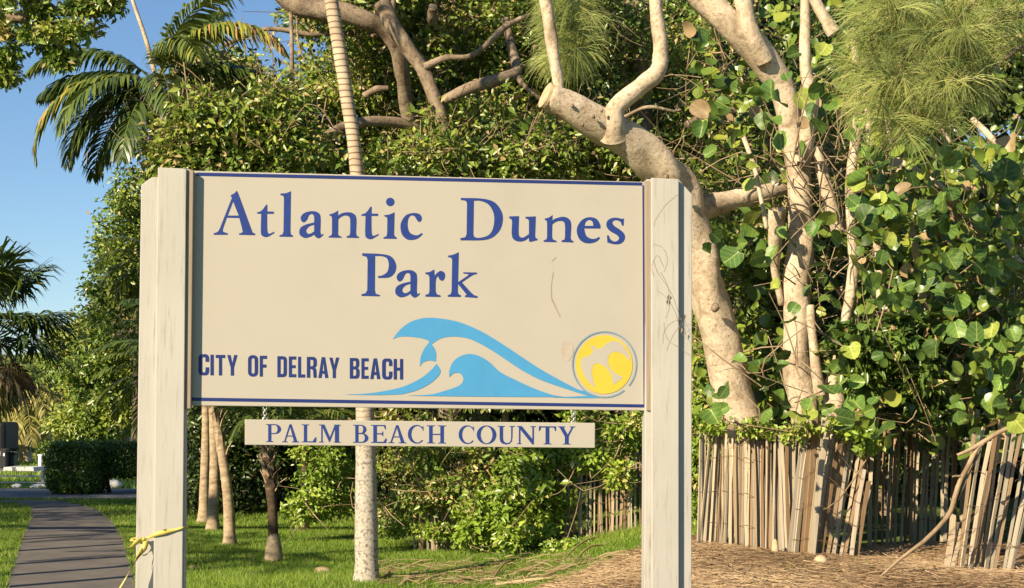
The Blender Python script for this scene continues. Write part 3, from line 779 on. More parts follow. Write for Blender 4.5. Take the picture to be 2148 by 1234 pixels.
# condensed sans capitals, unit box, y down
def rrect(x0, y0, x1, y1, rx, ry, n=5):
    out = []
    for cx, cy, a0 in ((x1 - rx, y0 + ry, -90), (x1 - rx, y1 - ry, 0), (x0 + rx, y1 - ry, 90), (x0 + rx, y0 + ry, 180)):
        for k in range(n + 1):
            a = R(a0 + 90 * k / n); out.append((cx + rx * math.cos(a), cy + ry * math.sin(a)))
    return out
SW = 0.34
def oc(side='O'):
    outer = rrect(0, 0, 1, 1, 0.42, 0.2); inner = rrect(SW, 0.14, 1 - SW, 0.86, 0.15, 0.08)
    return [outer, inner]
SANS = {
 'I': [[[(0, 0), (1, 0), (1, 1), (0, 1)]]],
 'T': [[[(0, 0), (1, 0), (1, .15), (.67, .15), (.67, 1), (.33, 1), (.33, .15), (0, .15)]]],
 'L': [[[(0, 0), (.42, 0), (.42, .85), (1, .85), (1, 1), (0, 1)]]],
 'F': [[[(0, 0), (1, 0), (1, .15), (.42, .15), (.42, .42), (.92, .42), (.92, .57), (.42, .57), (.42, 1), (0, 1)]]],
 'E': [[[(0, 0), (1, 0), (1, .15), (.42, .15), (.42, .42), (.92, .42), (.92, .56), (.42, .56), (.42, .85), (1, .85), (1, 1), (0, 1)]]],
 'H': [[[(0, 0), (SW, 0), (SW, .42), (1 - SW, .42), (1 - SW, 0), (1, 0), (1, 1), (1 - SW, 1), (1 - SW, .57), (SW, .57), (SW, 1), (0, 1)]]],
 'Y': [[[(0, 0), (.33, 0), (.5, .4), (.67, 0), (1, 0), (.66, .62), (.66, 1), (.34, 1), (.34, .62)]]],
 'A': [[[(.33, 0), (.67, 0), (1, 1), (.67, 1), (.62, .8), (.38, .8), (.33, 1), (0, 1)], [(.5, .22), (.58, .66), (.42, .66)]]],
 'O': [oc()],
 'D': [[[(0, 0), (.6, 0), (.85, .03), (.97, .1), (1, .2), (1, .8), (.97, .9), (.85, .97), (.6, 1), (0, 1)], [(SW, .15), (.58, .15), (.65, .2), (.65, .8), (.58, .85), (SW, .85)]]],
 'B': [[[(0, 0), (.7, 0), (.9, .05), (.97, .15), (.97, .35), (.9, .44), (.8, .48), (.93, .53), (1, .62), (1, .84), (.92, .95), (.7, 1), (0, 1)],
        [(SW, .14), (.55, .14), (.63, .18), (.63, .36), (.55, .41), (SW, .41)], [(SW, .55), (.57, .55), (.65, .6), (.65, .8), (.57, .86), (SW, .86)]]],
 'R': [[[(0, 0), (.7, 0), (.92, .06), (1, .16), (1, .38), (.92, .48), (.82, .52), (.95, .6), (1, 1), (.67, 1), (.63, .66), (.52, .59), (SW, .59), (SW, 1), (0, 1)], [(SW, .14), (.56, .14), (.65, .19), (.65, .38), (.56, .45), (SW, .45)]]],
 'C': [[[(1, .36), (.66, .36), (.66, .2), (.6, .14), (.42, .14), (.36, .2), (.36, .8), (.42, .86), (.6, .86), (.66, .8), (.66, .62), (1, .62), (1, .82), (.93, .94), (.75, 1), (.27, 1), (.07, .94), (0, .82), (0, .18), (.07, .06), (.27, 0), (.75, 0), (.93, .06), (1, .18)]]],
}
def zbox(x0, x1, t, b, zz): return lambda x, y: zz(x0 + (x1 - x0) * x, t + (b - t) * y)
z7 = Z(270, 640, 3.41)
city = [('C', 499, 575, 352, 503), ('I', 584, 608, 355, 503), ('T', 622, 690, 357, 504), ('Y', 704, 778, 358, 505), ('O', 853, 925, 359, 512), ('F', 937, 989, 363, 512),
        ('D', 1063, 1131, 366, 516), ('E', 1145, 1198, 368, 517), ('L', 1211, 1262, 370, 519), ('R', 1274, 1345, 371, 520), ('A', 1356, 1428, 373, 522), ('Y', 1434, 1506, 376, 523),
        ('B', 1581, 1651, 379, 527), ('E', 1664, 1716, 381, 528), ('A', 1727, 1800, 382, 530), ('C', 1812, 1886, 383, 533), ('H', 1895, 1963, 386, 533)]
print_words([[(SANS[c][0], zbox(a, b, t, d, z7))] for c, a, b, t, d in city], M['navy'], sign, 'narrow navy capitals of the city name at lower left')

# wave emblem
z4 = Z(660, 640, 2.9027)
wave = [['475,208 520,150s 580,105s 650,82s 720,78s 830,92s 930,122s 1050,180s 1200,275s 1350,375s 1480,450s 1600,512s 1640,522 1700,552s 1760,562s 1700,567s 1560,567 1450,563 1665,553 1560,520s 1380,458s 1250,390s 1100,290s 1000,232s 930,203s 850,192s 770,203s 712,238 730,265s 740,300s 737,345 700,338s 660,350s 640,375 645,320s 665,270s 696,228 690,215s 640,200s 560,192s 510,195s'],
        ['742,358 765,395s 755,430s 700,480s 620,520s 530,544 400,549 180,546 300,540s 400,528s 530,500s 640,450s 710,395s 735,365s'],
        ['820,440 820,400s 840,350s 880,315s 940,298s 1000,310s 1060,345s 1130,408s 1220,455s 1330,505s 1440,545s 1530,561 1000,558 560,552 700,545s 800,520s 880,490s 905,455s 890,420s 860,412s 835,422s']]
print_part('wave_emblem', [shape(g, Z(660, 640, 2.9027, 0.0015 + 0.0004 * i), 6) for i, g in enumerate(wave)], M['wave'], sign, 'light blue curling wave emblem')
z8 = lambda off: Z(1180, 660, 5.876, off)
def arc(cx, cy, rx, ry, a0, a1, n): return [(cx + rx * math.cos(R(a)), cy + ry * math.sin(R(a))) for a in np.linspace(a0, a1, n)]
ringp = arc(517, 617, 402, 412, 52, 400, 64) + arc(517, 617, 384, 394, 400, 52, 64)
sunp = print_part('sun_emblem', [([arc(513, 617, 350, 362, 0, 352, 44)], z8(0.0025))], M['yellow'], sign, 'yellow sun disc with a cream bird on it')
print_part('ring', [([ringp], z8(0.0030))], M['ring'], sunp, 'thin grey circle round the sun')
bird = ['330,385 385,390s 430,420s 480,415s 540,360s 620,325s 700,340s 760,400s 810,480s 850,580 790,530s 730,480s 650,460s 590,480s 560,550s 575,640s 640,720s 745,770 640,860 622,840s 600,740s 540,660s 470,610s 410,605s 370,640s 360,720s 375,800s 400,910 320,830s 250,720s 225,620s 240,540s 330,505s 375,460s 365,415s']
print_part('bird', [shape(bird, z8(0.0034))], M['board'], sunp, 'cream bird silhouette')
# border lines
def line_quad(a, b, c, d, off=0.0015): return ([[a, b, c, d]], lambda x, y: S(x, y, off))
print_part('border_line', [line_quad((412, 362), (1347, 383), (1347, 389.5), (412, 369))], M['navy'], sign, 'thin blue line along the top of the board')
print_part('border_line', [line_quad((398, 834), (1351, 848.5), (1351, 855), (398, 841))], M['navy'], sign, 'thin blue line along the bottom of the board')
print_part('border_line', [line_quad((1347.5, 389), (1350.5, 389), (1353, 854), (1350, 854), 0.0019)], M['navy'], sign, 'thin blue line down the right of the board')
# a rusty blot and two scratches
print_part('stain', [([arc(1190, 735, 13, 22, 0, 345, 20)], lambda x, y: S(x + 2 * math.sin(y * 0.5), y, 0.0012))], M['stain'], sign, 'faint rust stain left of the sun')
print_part('scratch', [([[(1160, 570), (1161.5, 570), (1157, 600), (1158, 625), (1176, 665), (1174.5, 666), (1156, 628), (1155.5, 600)]], lambda x, y: S(x, y, 0.0012))], M['scratch'], sign, 'thin brown scratch below the second word')
print_part('scratch', [([[(1166, 539), (1167.5, 540), (1158, 549), (1157, 548)]], lambda x, y: S(x, y, 0.0012))], M['scratch'], sign, 'short brown scratch')

# ------------------------------------------------------------------ hanging county sign
hs0 = S(880, 945, -0.02)
hang = empty('hanging_sign', hs0, 'narrow cream sign hanging on two short chains under the big sign', 'sign')
slab('sign_board', [(513.5, 880), (1248.5, 887.5), (1248, 940), (513.5, 933.5)], 0.004, 0.025, M['board'], hang, bevel=0.003)
def stem(x0, x1, sf, top=True, bot=True, sl=None, sr=None):
    a = sf if sl is None else sl; b = sf if sr is None else sr
    p = []
    p += [(x0 - a, 1), (x0 - a, .97), (x0, .945)] if bot else [(x0, 1)]
    p += [(x0, .055), (x0 - a, .03), (x0 - a, 0)] if top else [(x0, 0)]
    p += [(x1 + b, 0), (x1 + b, .03), (x1, .055)] if top else [(x1, 0)]
    p += [(x1, .945), (x1 + b, .97), (x1 + b, 1)] if bot else [(x1, 1)]
    return [p]
def bowl(x0, y0, x1, y1, th, tn, n=14):
    """right-hand bowl: outer and inner half ellipse starting at x0"""
    cy = (y0 + y1) / 2; ry = (y1 - y0) / 2; mid = x0 + (x1 - x0) * 0.35
    o_ = [(x0, y0)] + [(mid + (x1 - mid) * math.cos(R(a)), cy + ry * math.sin(R(a))) for a in np.linspace(-90, 90, n)] + [(x0, y1)]
    i_ = [(x0, y1 - tn)] + [(mid + (x1 - th - mid) * math.cos(R(a)), cy + (ry - tn) * math.sin(R(a))) for a in np.linspace(90, -90, n)] + [(x0, y0 + tn)]
    return [o_ + i_]
def ell(cx, cy, rx, ry, n=30): return [(cx + rx * math.cos(t), cy + ry * math.sin(t)) for t in np.linspace(0, 2 * math.pi, n, endpoint=False)]
def serif(x0, x1, y0, y1): return [[(x0, y0), (x1, y0), (x1, y1), (x0, y1)]]
def quad(*p): return [list(p)]
SER = {
 'P': [stem(.17, .37, .15), bowl(.37, 0, 1, .55, .22, .05)],
 'A': [quad((.44, 0), (.56, 0), (.90, .96), (.70, .96)), quad((.44, 0), (.49, .10), (.20, .96), (.12, .96)), serif(.27, .72, .63, .68), serif(0, .32, .96, 1), serif(.58, 1, .96, 1)],
 'L': [stem(.17, .38, .15), [[(.38, .945), (.75, .945), (.93, .72), (1, .72), (.97, 1), (.38, 1)]]],
 'M': [stem(.13, .19, .11, True, True, sr=.06), [[(.13, 0), (.27, 0), (.54, .78), (.50, 1), (.46, .92)]], [[(.50, 1), (.47, .85), (.74, 0), (.80, 0)]], stem(.74, .91, .08, sl=.04)],
 'B': [stem(.17, .37, .15), bowl(.37, 0, .88, .50, .2, .05), bowl(.37, .46, 1, 1, .22, .05)],
 'E': [stem(.17, .39, .15), [[(.39, 0), (.93, 0), (.95, .24), (.90, .24), (.82, .06), (.39, .06)]], [[(.39, .46), (.70, .46), (.74, .36), (.78, .36), (.78, .62), (.74, .62), (.70, .52), (.39, .52)]], [[(.39, .94), (.80, .94), (.95, .74), (1, .74), (.96, 1), (.39, 1)]]],
 'C': [[arc(.55, .5, .55, .52, -40, -318, 30) + arc(.60, .5, .38, .46, -318, -40, 30)], serif(.93, .97, .04, .30)],
 'H': [stem(.14, .31, .12), stem(.69, .86, .12), serif(.31, .69, .47, .525)],
 'O': [[ell(.5, .5, .5, .52), ell(.5, .5, .30, .47)]],
 'U': [[[(.0, 0), (.42, 0), (.42, .03), (.32, .06), (.32, .70), (.36, .85), (.46, .93), (.58, .95), (.70, .90), (.77, .78), (.78, .60), (.78, .06), (.68, .03), (.68, 0), (1, 0), (1, .03), (.86, .06), (.85, .62), (.82, .84), (.70, .98), (.50, 1.03), (.28, .98), (.16, .86), (.13, .68), (.13, .06), (0, .03)]]],
 'N': [stem(.14, .21, .1, True, True, sr=.06), [[(.06, 0), (.28, 0), (.84, .78), (.84, 1.02), (.79, 1.02), (.14, .10)]], stem(.79, .86, .1, True, False)],
 'T': [stem(.39, .61, .13, False, True), [[(0, .0), (1, 0), (1, .26), (.95, .26), (.87, .06), (.13, .06), (.05, .26), (0, .26)]]],
 'Y': [[[(.0, 0), (.42, 0), (.42, .03), (.33, .06), (.56, .45), (.78, .06), (.68, .03), (.68, 0), (1, 0), (1, .03), (.88, .06), (.62, .55), (.62, .945), (.74, .97), (.74, 1), (.28, 1), (.28, .97), (.40, .945), (.40, .57), (.10, .06), (0, .03)]]],
}
za = lambda x: 280 + x / 3.055
zb = lambda x: 780 + x / 2.983
county = [('P', za(846), za(945)), ('A', za(952), za(1060)), ('L', za(1075), za(1172)), ('M', za(1184), za(1328)), ('B', za(1404), za(1504)), ('E', za(1519), za(1622)), ('A', za(1632), za(1748)),
          ('C', zb(225), zb(325)), ('H', zb(340), zb(468)), ('C', zb(543), zb(641)), ('O', zb(656), zb(779)), ('U', zb(785), zb(896)), ('N', zb(902), zb(1031)), ('T', zb(1045), zb(1152)), ('Y', zb(1164), zb(1273))]
shp = []
for c, x0, x1 in county:
    t0 = 889.8 + (x0 - 556) * 0.0078; b0 = 927.2 + (x0 - 556) * 0.0085
    shp.append([])
    for i, lp in enumerate(SER[c]):
        pj = lambda x, y, a=x0, b=x1, t=t0, d=b0, o_=0.0055 + 0.0003 * i: S(a + (b - a) * x, t + (d - t) * y + (x * (b - a)) * 0.008, o_)
        shp[-1].append((lp, pj))
print_words(shp, M['blue'], hang, 'blue serif capitals of the county name')
def torus_pts(c, r, ax1, ax2, n=12): return [c + ax1 * (r * math.cos(t)) + ax2 * (r * math.sin(t)) for t in np.linspace(0, 2 * math.pi, n + 1)]
for px in (556, 1203):
    m = MB(); topy, boty = (853 if px < 900 else 861), (882 if px < 900 else 889)
    a = S(px, topy, -0.01); b = S(px, boty, -0.008); k = 5
    for i in range(k):
        c = a.lerp(b, (i + 0.5) / k)
        m.tube(torus_pts(c, 0.0095, U_ if i % 2 == 0 else N_, Vector((0, 0, 1.3))), [0.0022] * 13, 5, False)
    m.tube(torus_pts(b + Vector((0, 0, 0.004)), 0.013, U_, Vector((0, 0, 1))), [0.003] * 13, 6, False)
    m.build('chain', M['steel'], hang, True)

# ------------------------------------------------------------------ caution tape on the left post
tape0 = S(290, 1140, 0.05)
tape = empty('caution_tape', tape0, 'twisted yellow caution tape knotted round the left sign post', 'tape')
def ribbon_strip(pts, widths, mat, name, parent, twist=0.0):
    """pts: (px, py, off)"""
    c = [S(a, b, o_) for a, b, o_ in pts]
    C, wd = resample(c, widths, len(c) * 6)
    tg = np.gradient(C, axis=0); tg = unit(tg); nn = np.array(tuple(N_))
    sd_ = unit(np.cross(tg, nn)); n = len(C)
    ph = np.linspace(0, twist, n)[:, None]
    sd_ = sd_ * np.cos(ph) + nn * np.sin(ph)
    V = np.vstack([C - sd_ * wd[:, None] / 2, C + sd_ * wd[:, None] / 2])
    Fq = np.array([[i, i + 1, n + i + 1, n + i] for i in range(n - 1)])
    o = np_obj(name, V, Fq, mat, parent, smooth=True)
    sol = o.modifiers.new('solid', 'SOLIDIFY'); sol.thickness = 0.0012
    return o
ribbon_strip([(292, 1133, 0.055), (312, 1128, 0.060), (324, 1122, 0.072), (345, 1116, 0.075), (365, 1112, 0.073), (384, 1107, 0.070), (386, 1106, 0.03)], [0.010, 0.012, 0.022, 0.026, 0.014, 0.010, 0.010], M['tape'], 'band', tape, 0.4)
ribbon_strip([(386, 1106, 0.02), (388, 1108, -0.08), (283, 1130, -0.085), (280, 1134, 0.02), (292, 1133, 0.055)], [0.014, 0.014, 0.014, 0.014, 0.012], M['tape'], 'band', tape, 0.2)
ribbon_strip([(302, 1132, 0.062), (296, 1155, 0.085), (282, 1180, 0.11), (268, 1205, 0.13), (252, 1232, 0.15), (236, 1262, 0.17), (228, 1290, 0.17)], [0.014, 0.022, 0.016, 0.024, 0.012, 0.02, 0.014], M['tape'], 'tail', tape, 3.4)
ribbon_strip([(306, 1133, 0.07), (303, 1150, 0.075), (290, 1166, 0.09), (284, 1176, 0.1)], [0.03, 0.026, 0.02, 0.012], M['tape'], 'tail', tape, 0.8)
ribbon_strip([(300, 1131, 0.07), (288, 1136, 0.09), (278, 1146, 0.09), (270, 1149, 0.09)], [0.02, 0.03, 0.022, 0.012], M['tape'], 'tail', tape, 1.2)
m = MB(); kc = S(302, 1132, 0.066)
ball = [(math.cos(a) * math.cos(b), math.sin(a) * math.cos(b), math.sin(b)) for b in np.linspace(-1.4, 1.4, 5) for a in np.linspace(0, 2 * math.pi, 8, endpoint=False)]
m.add([kc + Vector(v) * 0.013 * random.uniform(0.8, 1.25) for v in ball], [(r_ * 8 + i, r_ * 8 + (i + 1) % 8, r_ * 8 + 8 + (i + 1) % 8, r_ * 8 + 8 + i) for r_ in range(4) for i in range(8)])
m.build('knot', M['tape'], tape)

# ------------------------------------------------------------------ dry vine on the right post
m = MB()
vines = [[(1424, 405), (1395, 430), (1374, 462), (1372, 475)], [(1372, 512), (1390, 520), (1400, 545), (1392, 570)], [(1370, 545), (1378, 570), (1392, 590), (1410, 620), (1424, 660), (1436, 690)],
         [(1392, 675), (1396, 705), (1412, 722), (1432, 732), (1446, 745)], [(1436, 668), (1410, 675), (1392, 695), (1390, 720)], [(1380, 610), (1398, 625), (1416, 655), (1426, 690), (1440, 712)],
         [(1385, 570), (1400, 600), (1404, 640), (1396, 668)], [(1440, 675), (1420, 690), (1405, 715), (1398, 735)], [(1372, 580), (1366, 560), (1378, 535), (1392, 560)]]
for v in vines:
    C, rr = resample([S(a, b, 0.070) for a, b in v], [0.00065] * len(v), 12)
    m.tube([tuple(p) for p in C], list(rr), 4, False)
for a, b in [(1400, 640), (1402, 630), (1436, 672), (1428, 700)]:
    c = S(a, b, 0.074); m.add([c, c + U_ * 0.012 + Vector((0, 0, 0.02)), c + U_ * 0.004 + Vector((0, 0, 0.034)), c - U_ * 0.008 + Vector((0, 0, 0.016)) + N_ * 0.008], [(0, 1, 2), (0, 2, 3)])
o = m.build('dry_vine', M['scratch'], None, origin=S(1400, 735, 0.07))
tag(o, 'thin dead vine tendrils clinging to the right sign post', 'vine')

# ------------------------------------------------------------------ palms
def palm(name, base, top_pts, radii, label, mat, fronds=(), group='palms on the lawn', sides=12, swell=None, cat='palm tree'):
    e = empty(name, base, label, cat, group)
    pts = [base] + [Vector(p) for p in top_pts]
    V, Fq = tube(pts, radii, sides, max(24, len(pts) * 5), 0.025)
    tr = np_obj('trunk', V, Fq, mat, e, smooth=True)
    crown = pts[-1]
    for fa in fronds:
        V, Fc, T = frond(crown, **fa)
        np_obj('frond', V, Fc, M['palm'], e, tint=T)
    return e

# the slender ringed palm right behind the sign
b = G(769, 1222)
e = palm('ringed_palm', b - Vector((0, 0, 0.05)), [P(769, 1190, b.y), P(768, 1050, b.y), P(766, 900, b.y), P(758, 600, b.y), P(748, 355, b.y), P(722, 170, b.y), P(695, 0, b.y), P(672, -160, b.y), P(650, -330, b.y)],
     [0.155, 0.118, 0.108, 0.096, 0.076, 0.068, 0.067, 0.068, 0.066, 0.062], 'slender palm with a ringed trunk rising behind the middle of the sign', M['ringed'],
     [dict(az=i * 0.8 + 0.3, el=0.9 - 0.1 * (i % 3), L=2.0, droop=1.7, leaf_len=0.5, n=26) for i in range(8)])

def small_palm(px, py, top, wpx, label, mat, extra=()):
    b = G(px, py); D = b.y
    pts = [P(x, y, D) for x, y, _ in top]
    rad = [wpx * 0.62 * D / F] + [wd * 0.5 * D / F for _, _, wd in top]
    return palm('lawn_palm', b - Vector((0, 0, 0.05)), pts, rad, label, mat, extra), b, D

fr = lambda k, n, L=1.9, ll=0.5, el0=1.0, dr=1.25: [dict(az=i * 2 * math.pi / n + k, el=el0 + 0.25 * math.sin(i * 2.1 + k), L=L * (0.85 + 0.25 * ((i * 37) % 10) / 10), droop=dr, leaf_len=ll, n=28, tlo=0.05, thi=0.5) for i in range(n)]
e1, b1, D1 = small_palm(482, 1146, [(482, 1120, 26), (478, 1040, 22), (470, 980, 20), (460, 920, 18), (452, 868, 15), (448, 800, 14)], 30, 'leaning tan palm trunk nearest the left post, with ragged boots', M['palm_trunk'], fr(0.2, 8, 1.5, 0.45, 1.1))
e2, b2, D2 = small_palm(446, 1114, [(447, 1080, 24), (450, 1000, 22), (449, 930, 19), (446, 860, 17), (446, 760, 15)], 28, 'mossy grey palm trunk, middle of three close to the left post', M['palm_trunk'], fr(0.9, 8, 1.8))
e3, b3, D3 = small_palm(427, 1098, [(428, 1060, 22), (431, 960, 20), (432, 890, 17), (430, 800, 15)], 26, 'pale straight palm trunk, hindmost of three close to the left post', M['palm_trunk'], fr(1.7, 8, 1.8))
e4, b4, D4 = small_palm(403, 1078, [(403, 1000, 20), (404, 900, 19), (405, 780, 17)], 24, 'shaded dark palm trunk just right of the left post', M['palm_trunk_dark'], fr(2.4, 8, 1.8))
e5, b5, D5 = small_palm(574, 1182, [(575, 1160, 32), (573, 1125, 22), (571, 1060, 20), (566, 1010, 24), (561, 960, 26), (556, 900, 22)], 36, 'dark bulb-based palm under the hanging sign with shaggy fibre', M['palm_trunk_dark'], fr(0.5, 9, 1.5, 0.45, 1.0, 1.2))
# bulb of the dark palm and its fibre boots
m = MB(); c5 = b5
V, Fq = tube([c5 + Vector((0, 0, -0.04)), c5 + Vector((0, 0, 0.05)), c5 + Vector((0, 0, 0.16)), c5 + Vector((0, 0, 0.27)), c5 + Vector((0.0, 0, 0.33))], [0.095, 0.102, 0.092, 0.07, 0.058], 12, 14, 0.02)
np_obj('bulb', V, Fq, M['palm_trunk'], e5, smooth=True)
def boots(e, D, axis_pts, n, L, rad, mats):
    """old leaf bases wrapped round an upper trunk"""
    for i in range(n):
        t = i / (n - 1); k = t * (len(axis_pts) - 1); j = min(int(k), len(axis_pts) - 2)
        a = axis_pts[j].lerp(axis_pts[j + 1], k - j); th = i * 2.4
        d = Vector((math.cos(th), math.sin(th), 0)); s_ = Vector((-math.sin(th), math.cos(th), 0))
        l = L * random.uniform(0.7, 1.2); w_ = rad * random.uniform(0.5, 0.9)
        p0 = a + d * rad * 0.9; p1 = p0 + Vector((0, 0, l * 0.55)) + d * 0.02; p2 = p0 + Vector((0, 0, l)) + d * random.uniform(0.05, 0.14)
        vs = [p0 - s_ * w_, p0 + s_ * w_, p1 + s_ * w_ * 0.6 + d * 0.012, p1 - s_ * w_ * 0.6 + d * 0.012, p2]
        o = mk('leaf_base', vs + [v - d * 0.012 for v in vs], [(0, 1, 2, 3), (3, 2, 4), (6, 5, 8, 7), (7, 8, 9), (0, 3, 8, 5), (1, 6, 7, 2), (2, 7, 9, 4), (3, 4, 9, 8)], mats[i % len(mats)], e)
boots(e5, D5, [P(569, 1030, D5), P(563, 985, D5), P(558, 935, D5)], 22, 0.16, 0.06, [M['palm_trunk'], M['twig'], M['palm_trunk_dark']])
boots(e1, D1, [P(466, 960, D1), P(455, 890, D1), P(449, 830, D1)], 14, 0.30, 0.05, [M['palm_trunk'], M['twig']])

# arching coconut palm at upper left
Dc = 17.4
cb = Vector((P(352, 1000, Dc).x, Dc, 0))
coco = empty('coconut_palm', cb, 'coconut palm with arching fronds against the blue sky, upper left', 'palm tree')
V, Fq = tube([cb, P(348, 800, Dc), P(346, 500, Dc), P(344, 320, Dc), P(338, 240, Dc), P(330, 165, Dc)], [0.12, 0.10, 0.08, 0.07, 0.06, 0.05], 10, 26, 0.02)
np_obj('trunk', V, Fq, M['palm_trunk'], coco, smooth=True)
cc = P(330, 175, Dc)
CF = [dict(az=R(186), el=0.75, L=1.5, droop=1.5, leaf_len=0.46, n=60, width=0.034, hang=0.8, tlo=0.1, thi=0.7),
      dict(az=R(222), el=0.15, L=1.45, droop=1.5, leaf_len=0.45, n=60, width=0.034, hang=0.8, tlo=0.1, thi=0.7),
      dict(az=R(150), el=-0.3, L=1.4, droop=1.1, leaf_len=0.45, n=60, width=0.034, hang=0.8, tlo=0.0, thi=0.5),
      dict(az=R(190), el=-0.25, L=1.35, droop=1.2, leaf_len=0.45, n=60, width=0.034, hang=0.8, tlo=0.0, thi=0.55),
      dict(az=R(330), el=1.3, L=1.7, droop=1.5, leaf_len=0.45, n=60, width=0.034, hang=0.8, tlo=0.3, thi=0.8),
      dict(az=R(176), el=0.35, L=1.36, droop=1.0, leaf_len=0.47, n=64, width=0.034, hang=0.9, tlo=0.0, thi=0.55),
      dict(az=R(196), el=0.25, L=1.83, droop=1.95, leaf_len=0.47, n=73, width=0.034, hang=0.7, tlo=0.2, thi=0.90, gold=0.15),
      dict(az=R(165), el=0.1, L=1.56, droop=1.7, leaf_len=0.46, n=64, width=0.034, hang=0.8, tlo=0.05, thi=0.65, gold=0.1),
      dict(az=R(250), el=-0.5, L=1.17, droop=1.0, leaf_len=0.42, n=54, width=0.034, hang=0.8, tlo=0.0, thi=0.50),
      dict(az=R(205), el=-0.65, L=1.17, droop=0.85, leaf_len=0.38, n=54, width=0.034, hang=0.8, tlo=0.0, thi=0.50),
      dict(az=R(60), el=1.15, L=1.56, droop=0.9, leaf_len=0.46, n=64, width=0.034, hang=0.7, tlo=0.1, thi=0.65),
      dict(az=R(340), el=1.05, L=1.87, droop=2.0, leaf_len=0.47, n=70, width=0.034, hang=0.9, tlo=0.35, thi=0.90, gold=0.35),
      dict(az=R(8), el=0.55, L=1.56, droop=1.4, leaf_len=0.46, n=64, width=0.034, hang=0.9, tlo=0.0, thi=0.65),
      dict(az=R(300), el=0.8, L=1.48, droop=1.7, leaf_len=0.46, n=64, width=0.034, hang=0.9, tlo=0.2, thi=0.85),
      dict(az=R(20), el=-0.1, L=1.25, droop=1.2, leaf_len=0.42, n=57, width=0.034, hang=0.9, tlo=0.0, thi=0.45),
      dict(az=R(290), el=0.2, L=1.25, droop=1.5, leaf_len=0.42, n=57, width=0.034, hang=0.9, tlo=0.1, thi=0.65),
      dict(az=R(100), el=0.5, L=1.56, droop=1.5, leaf_len=0.46, n=57, width=0.034, hang=0.9, tlo=0.0, thi=0.55)]
for fa in CF:
    V, Fc, T = frond(cc, **fa); np_obj('frond', V, Fc, M['palm'], coco, tint=T)
V, Fq = tube([P(324, 150, Dc), P(305, 80, Dc), P(278, 0, Dc), P(262, -60, Dc)], [0.026, 0.024, 0.02, 0.008], 8, 16)
o = np_obj('spear_leaf', V, Fq, M['bark_pale'], coco, smooth=True); o['label'] = 'pale unopened spear leaf'
# flower stalks, whitish pink, below the crown
fl = []
for i in range(260):
    t = rng.random(); bp_ = np.array(tuple(P(335 + 40 * rng.normal(), 250 + 45 * rng.normal(), Dc - 0.25)))
    d = unit(rng.normal(size=3) + np.array([0.2, -0.3, -0.5])) * 0.22
    V, Fq = tube([bp_, bp_ + d * 0.5 + rng.normal(size=3) * 0.02, bp_ + d], [0.004, 0.003, 0.002], 3, 4); fl.append((V, Fq))
for i in range(160):
    bp_ = np.array(tuple(P(318 + 14 * rng.normal(), 305 + 18 * rng.normal(), Dc - 0.2)))
    d = unit(rng.normal(size=3)) * 0.15
    V, Fq = tube([bp_, bp_ + d * 0.5, bp_ + d], [0.004, 0.003, 0.002], 3, 4); fl.append((V, Fq))
V, Fq, _ = join(fl)
o = np_obj('flower_stalks', V, Fq, mat_plain('pale_flower_stalk', (0.62, 0.46, 0.36), 0.8), coco); o['kind'] = 'stuff'

# fan palm at the left edge
Df = 28.0
fb = Vector((P(-38, 900, Df).x, Df, 0)); fc = P(-38, 665, Df)
fan = empty('fan_palm', fb, 'fan palm with dark green fans and hanging dead leaves at the left edge', 'palm tree')
V, Fq = tube([fb, fb.lerp(fc, 0.5), fc], [0.2, 0.18, 0.17], 10, 16, 0.04)
np_obj('trunk', V, Fq, M['palm_trunk'], fan, smooth=True)
for i in range(26):
    el = R([65, 45, 25, 5, -15][i % 5]); az = i * 2.4
    V, Fc, T = fan_leaf(fc, az, el, 0.85 + 0.2 * ((i * 7) % 5) / 5, 0.85, 34, 0.45, 0.15, 0.8)
    np_obj('fan_leaf', V, Fc, M['palm'], fan, tint=T)
for k, (ax, ay, D_) in enumerate([(0.0, 40, 27.6), (0.25, 60, 27.2), (-0.3, 60, 27.8), (0.5, 30, 28.2)]):
    V, Fc, T = fan_leaf(fc, ax, R(8 - 10 * k), 0.95, 0.95, 34, 0.4, 0.0, 0.6)
    np_obj('fan_leaf', V, Fc, M['palm'], fan, tint=T)
for i in range(22):
    V, Fc, T = fan_leaf(fc - Vector((0, 0, 0.15)), i * 2.4 + 0.3, R(-45 - 25 * (i % 3) / 2), 0.7 + 0.1 * (i % 4), 0.8, 26, 0.9, 0.0, 1.0, 1.6)
    np_obj('dead_leaf', V, Fc, M['palm_gold'] if i % 3 else M['palm_dry'], fan, tint=T)

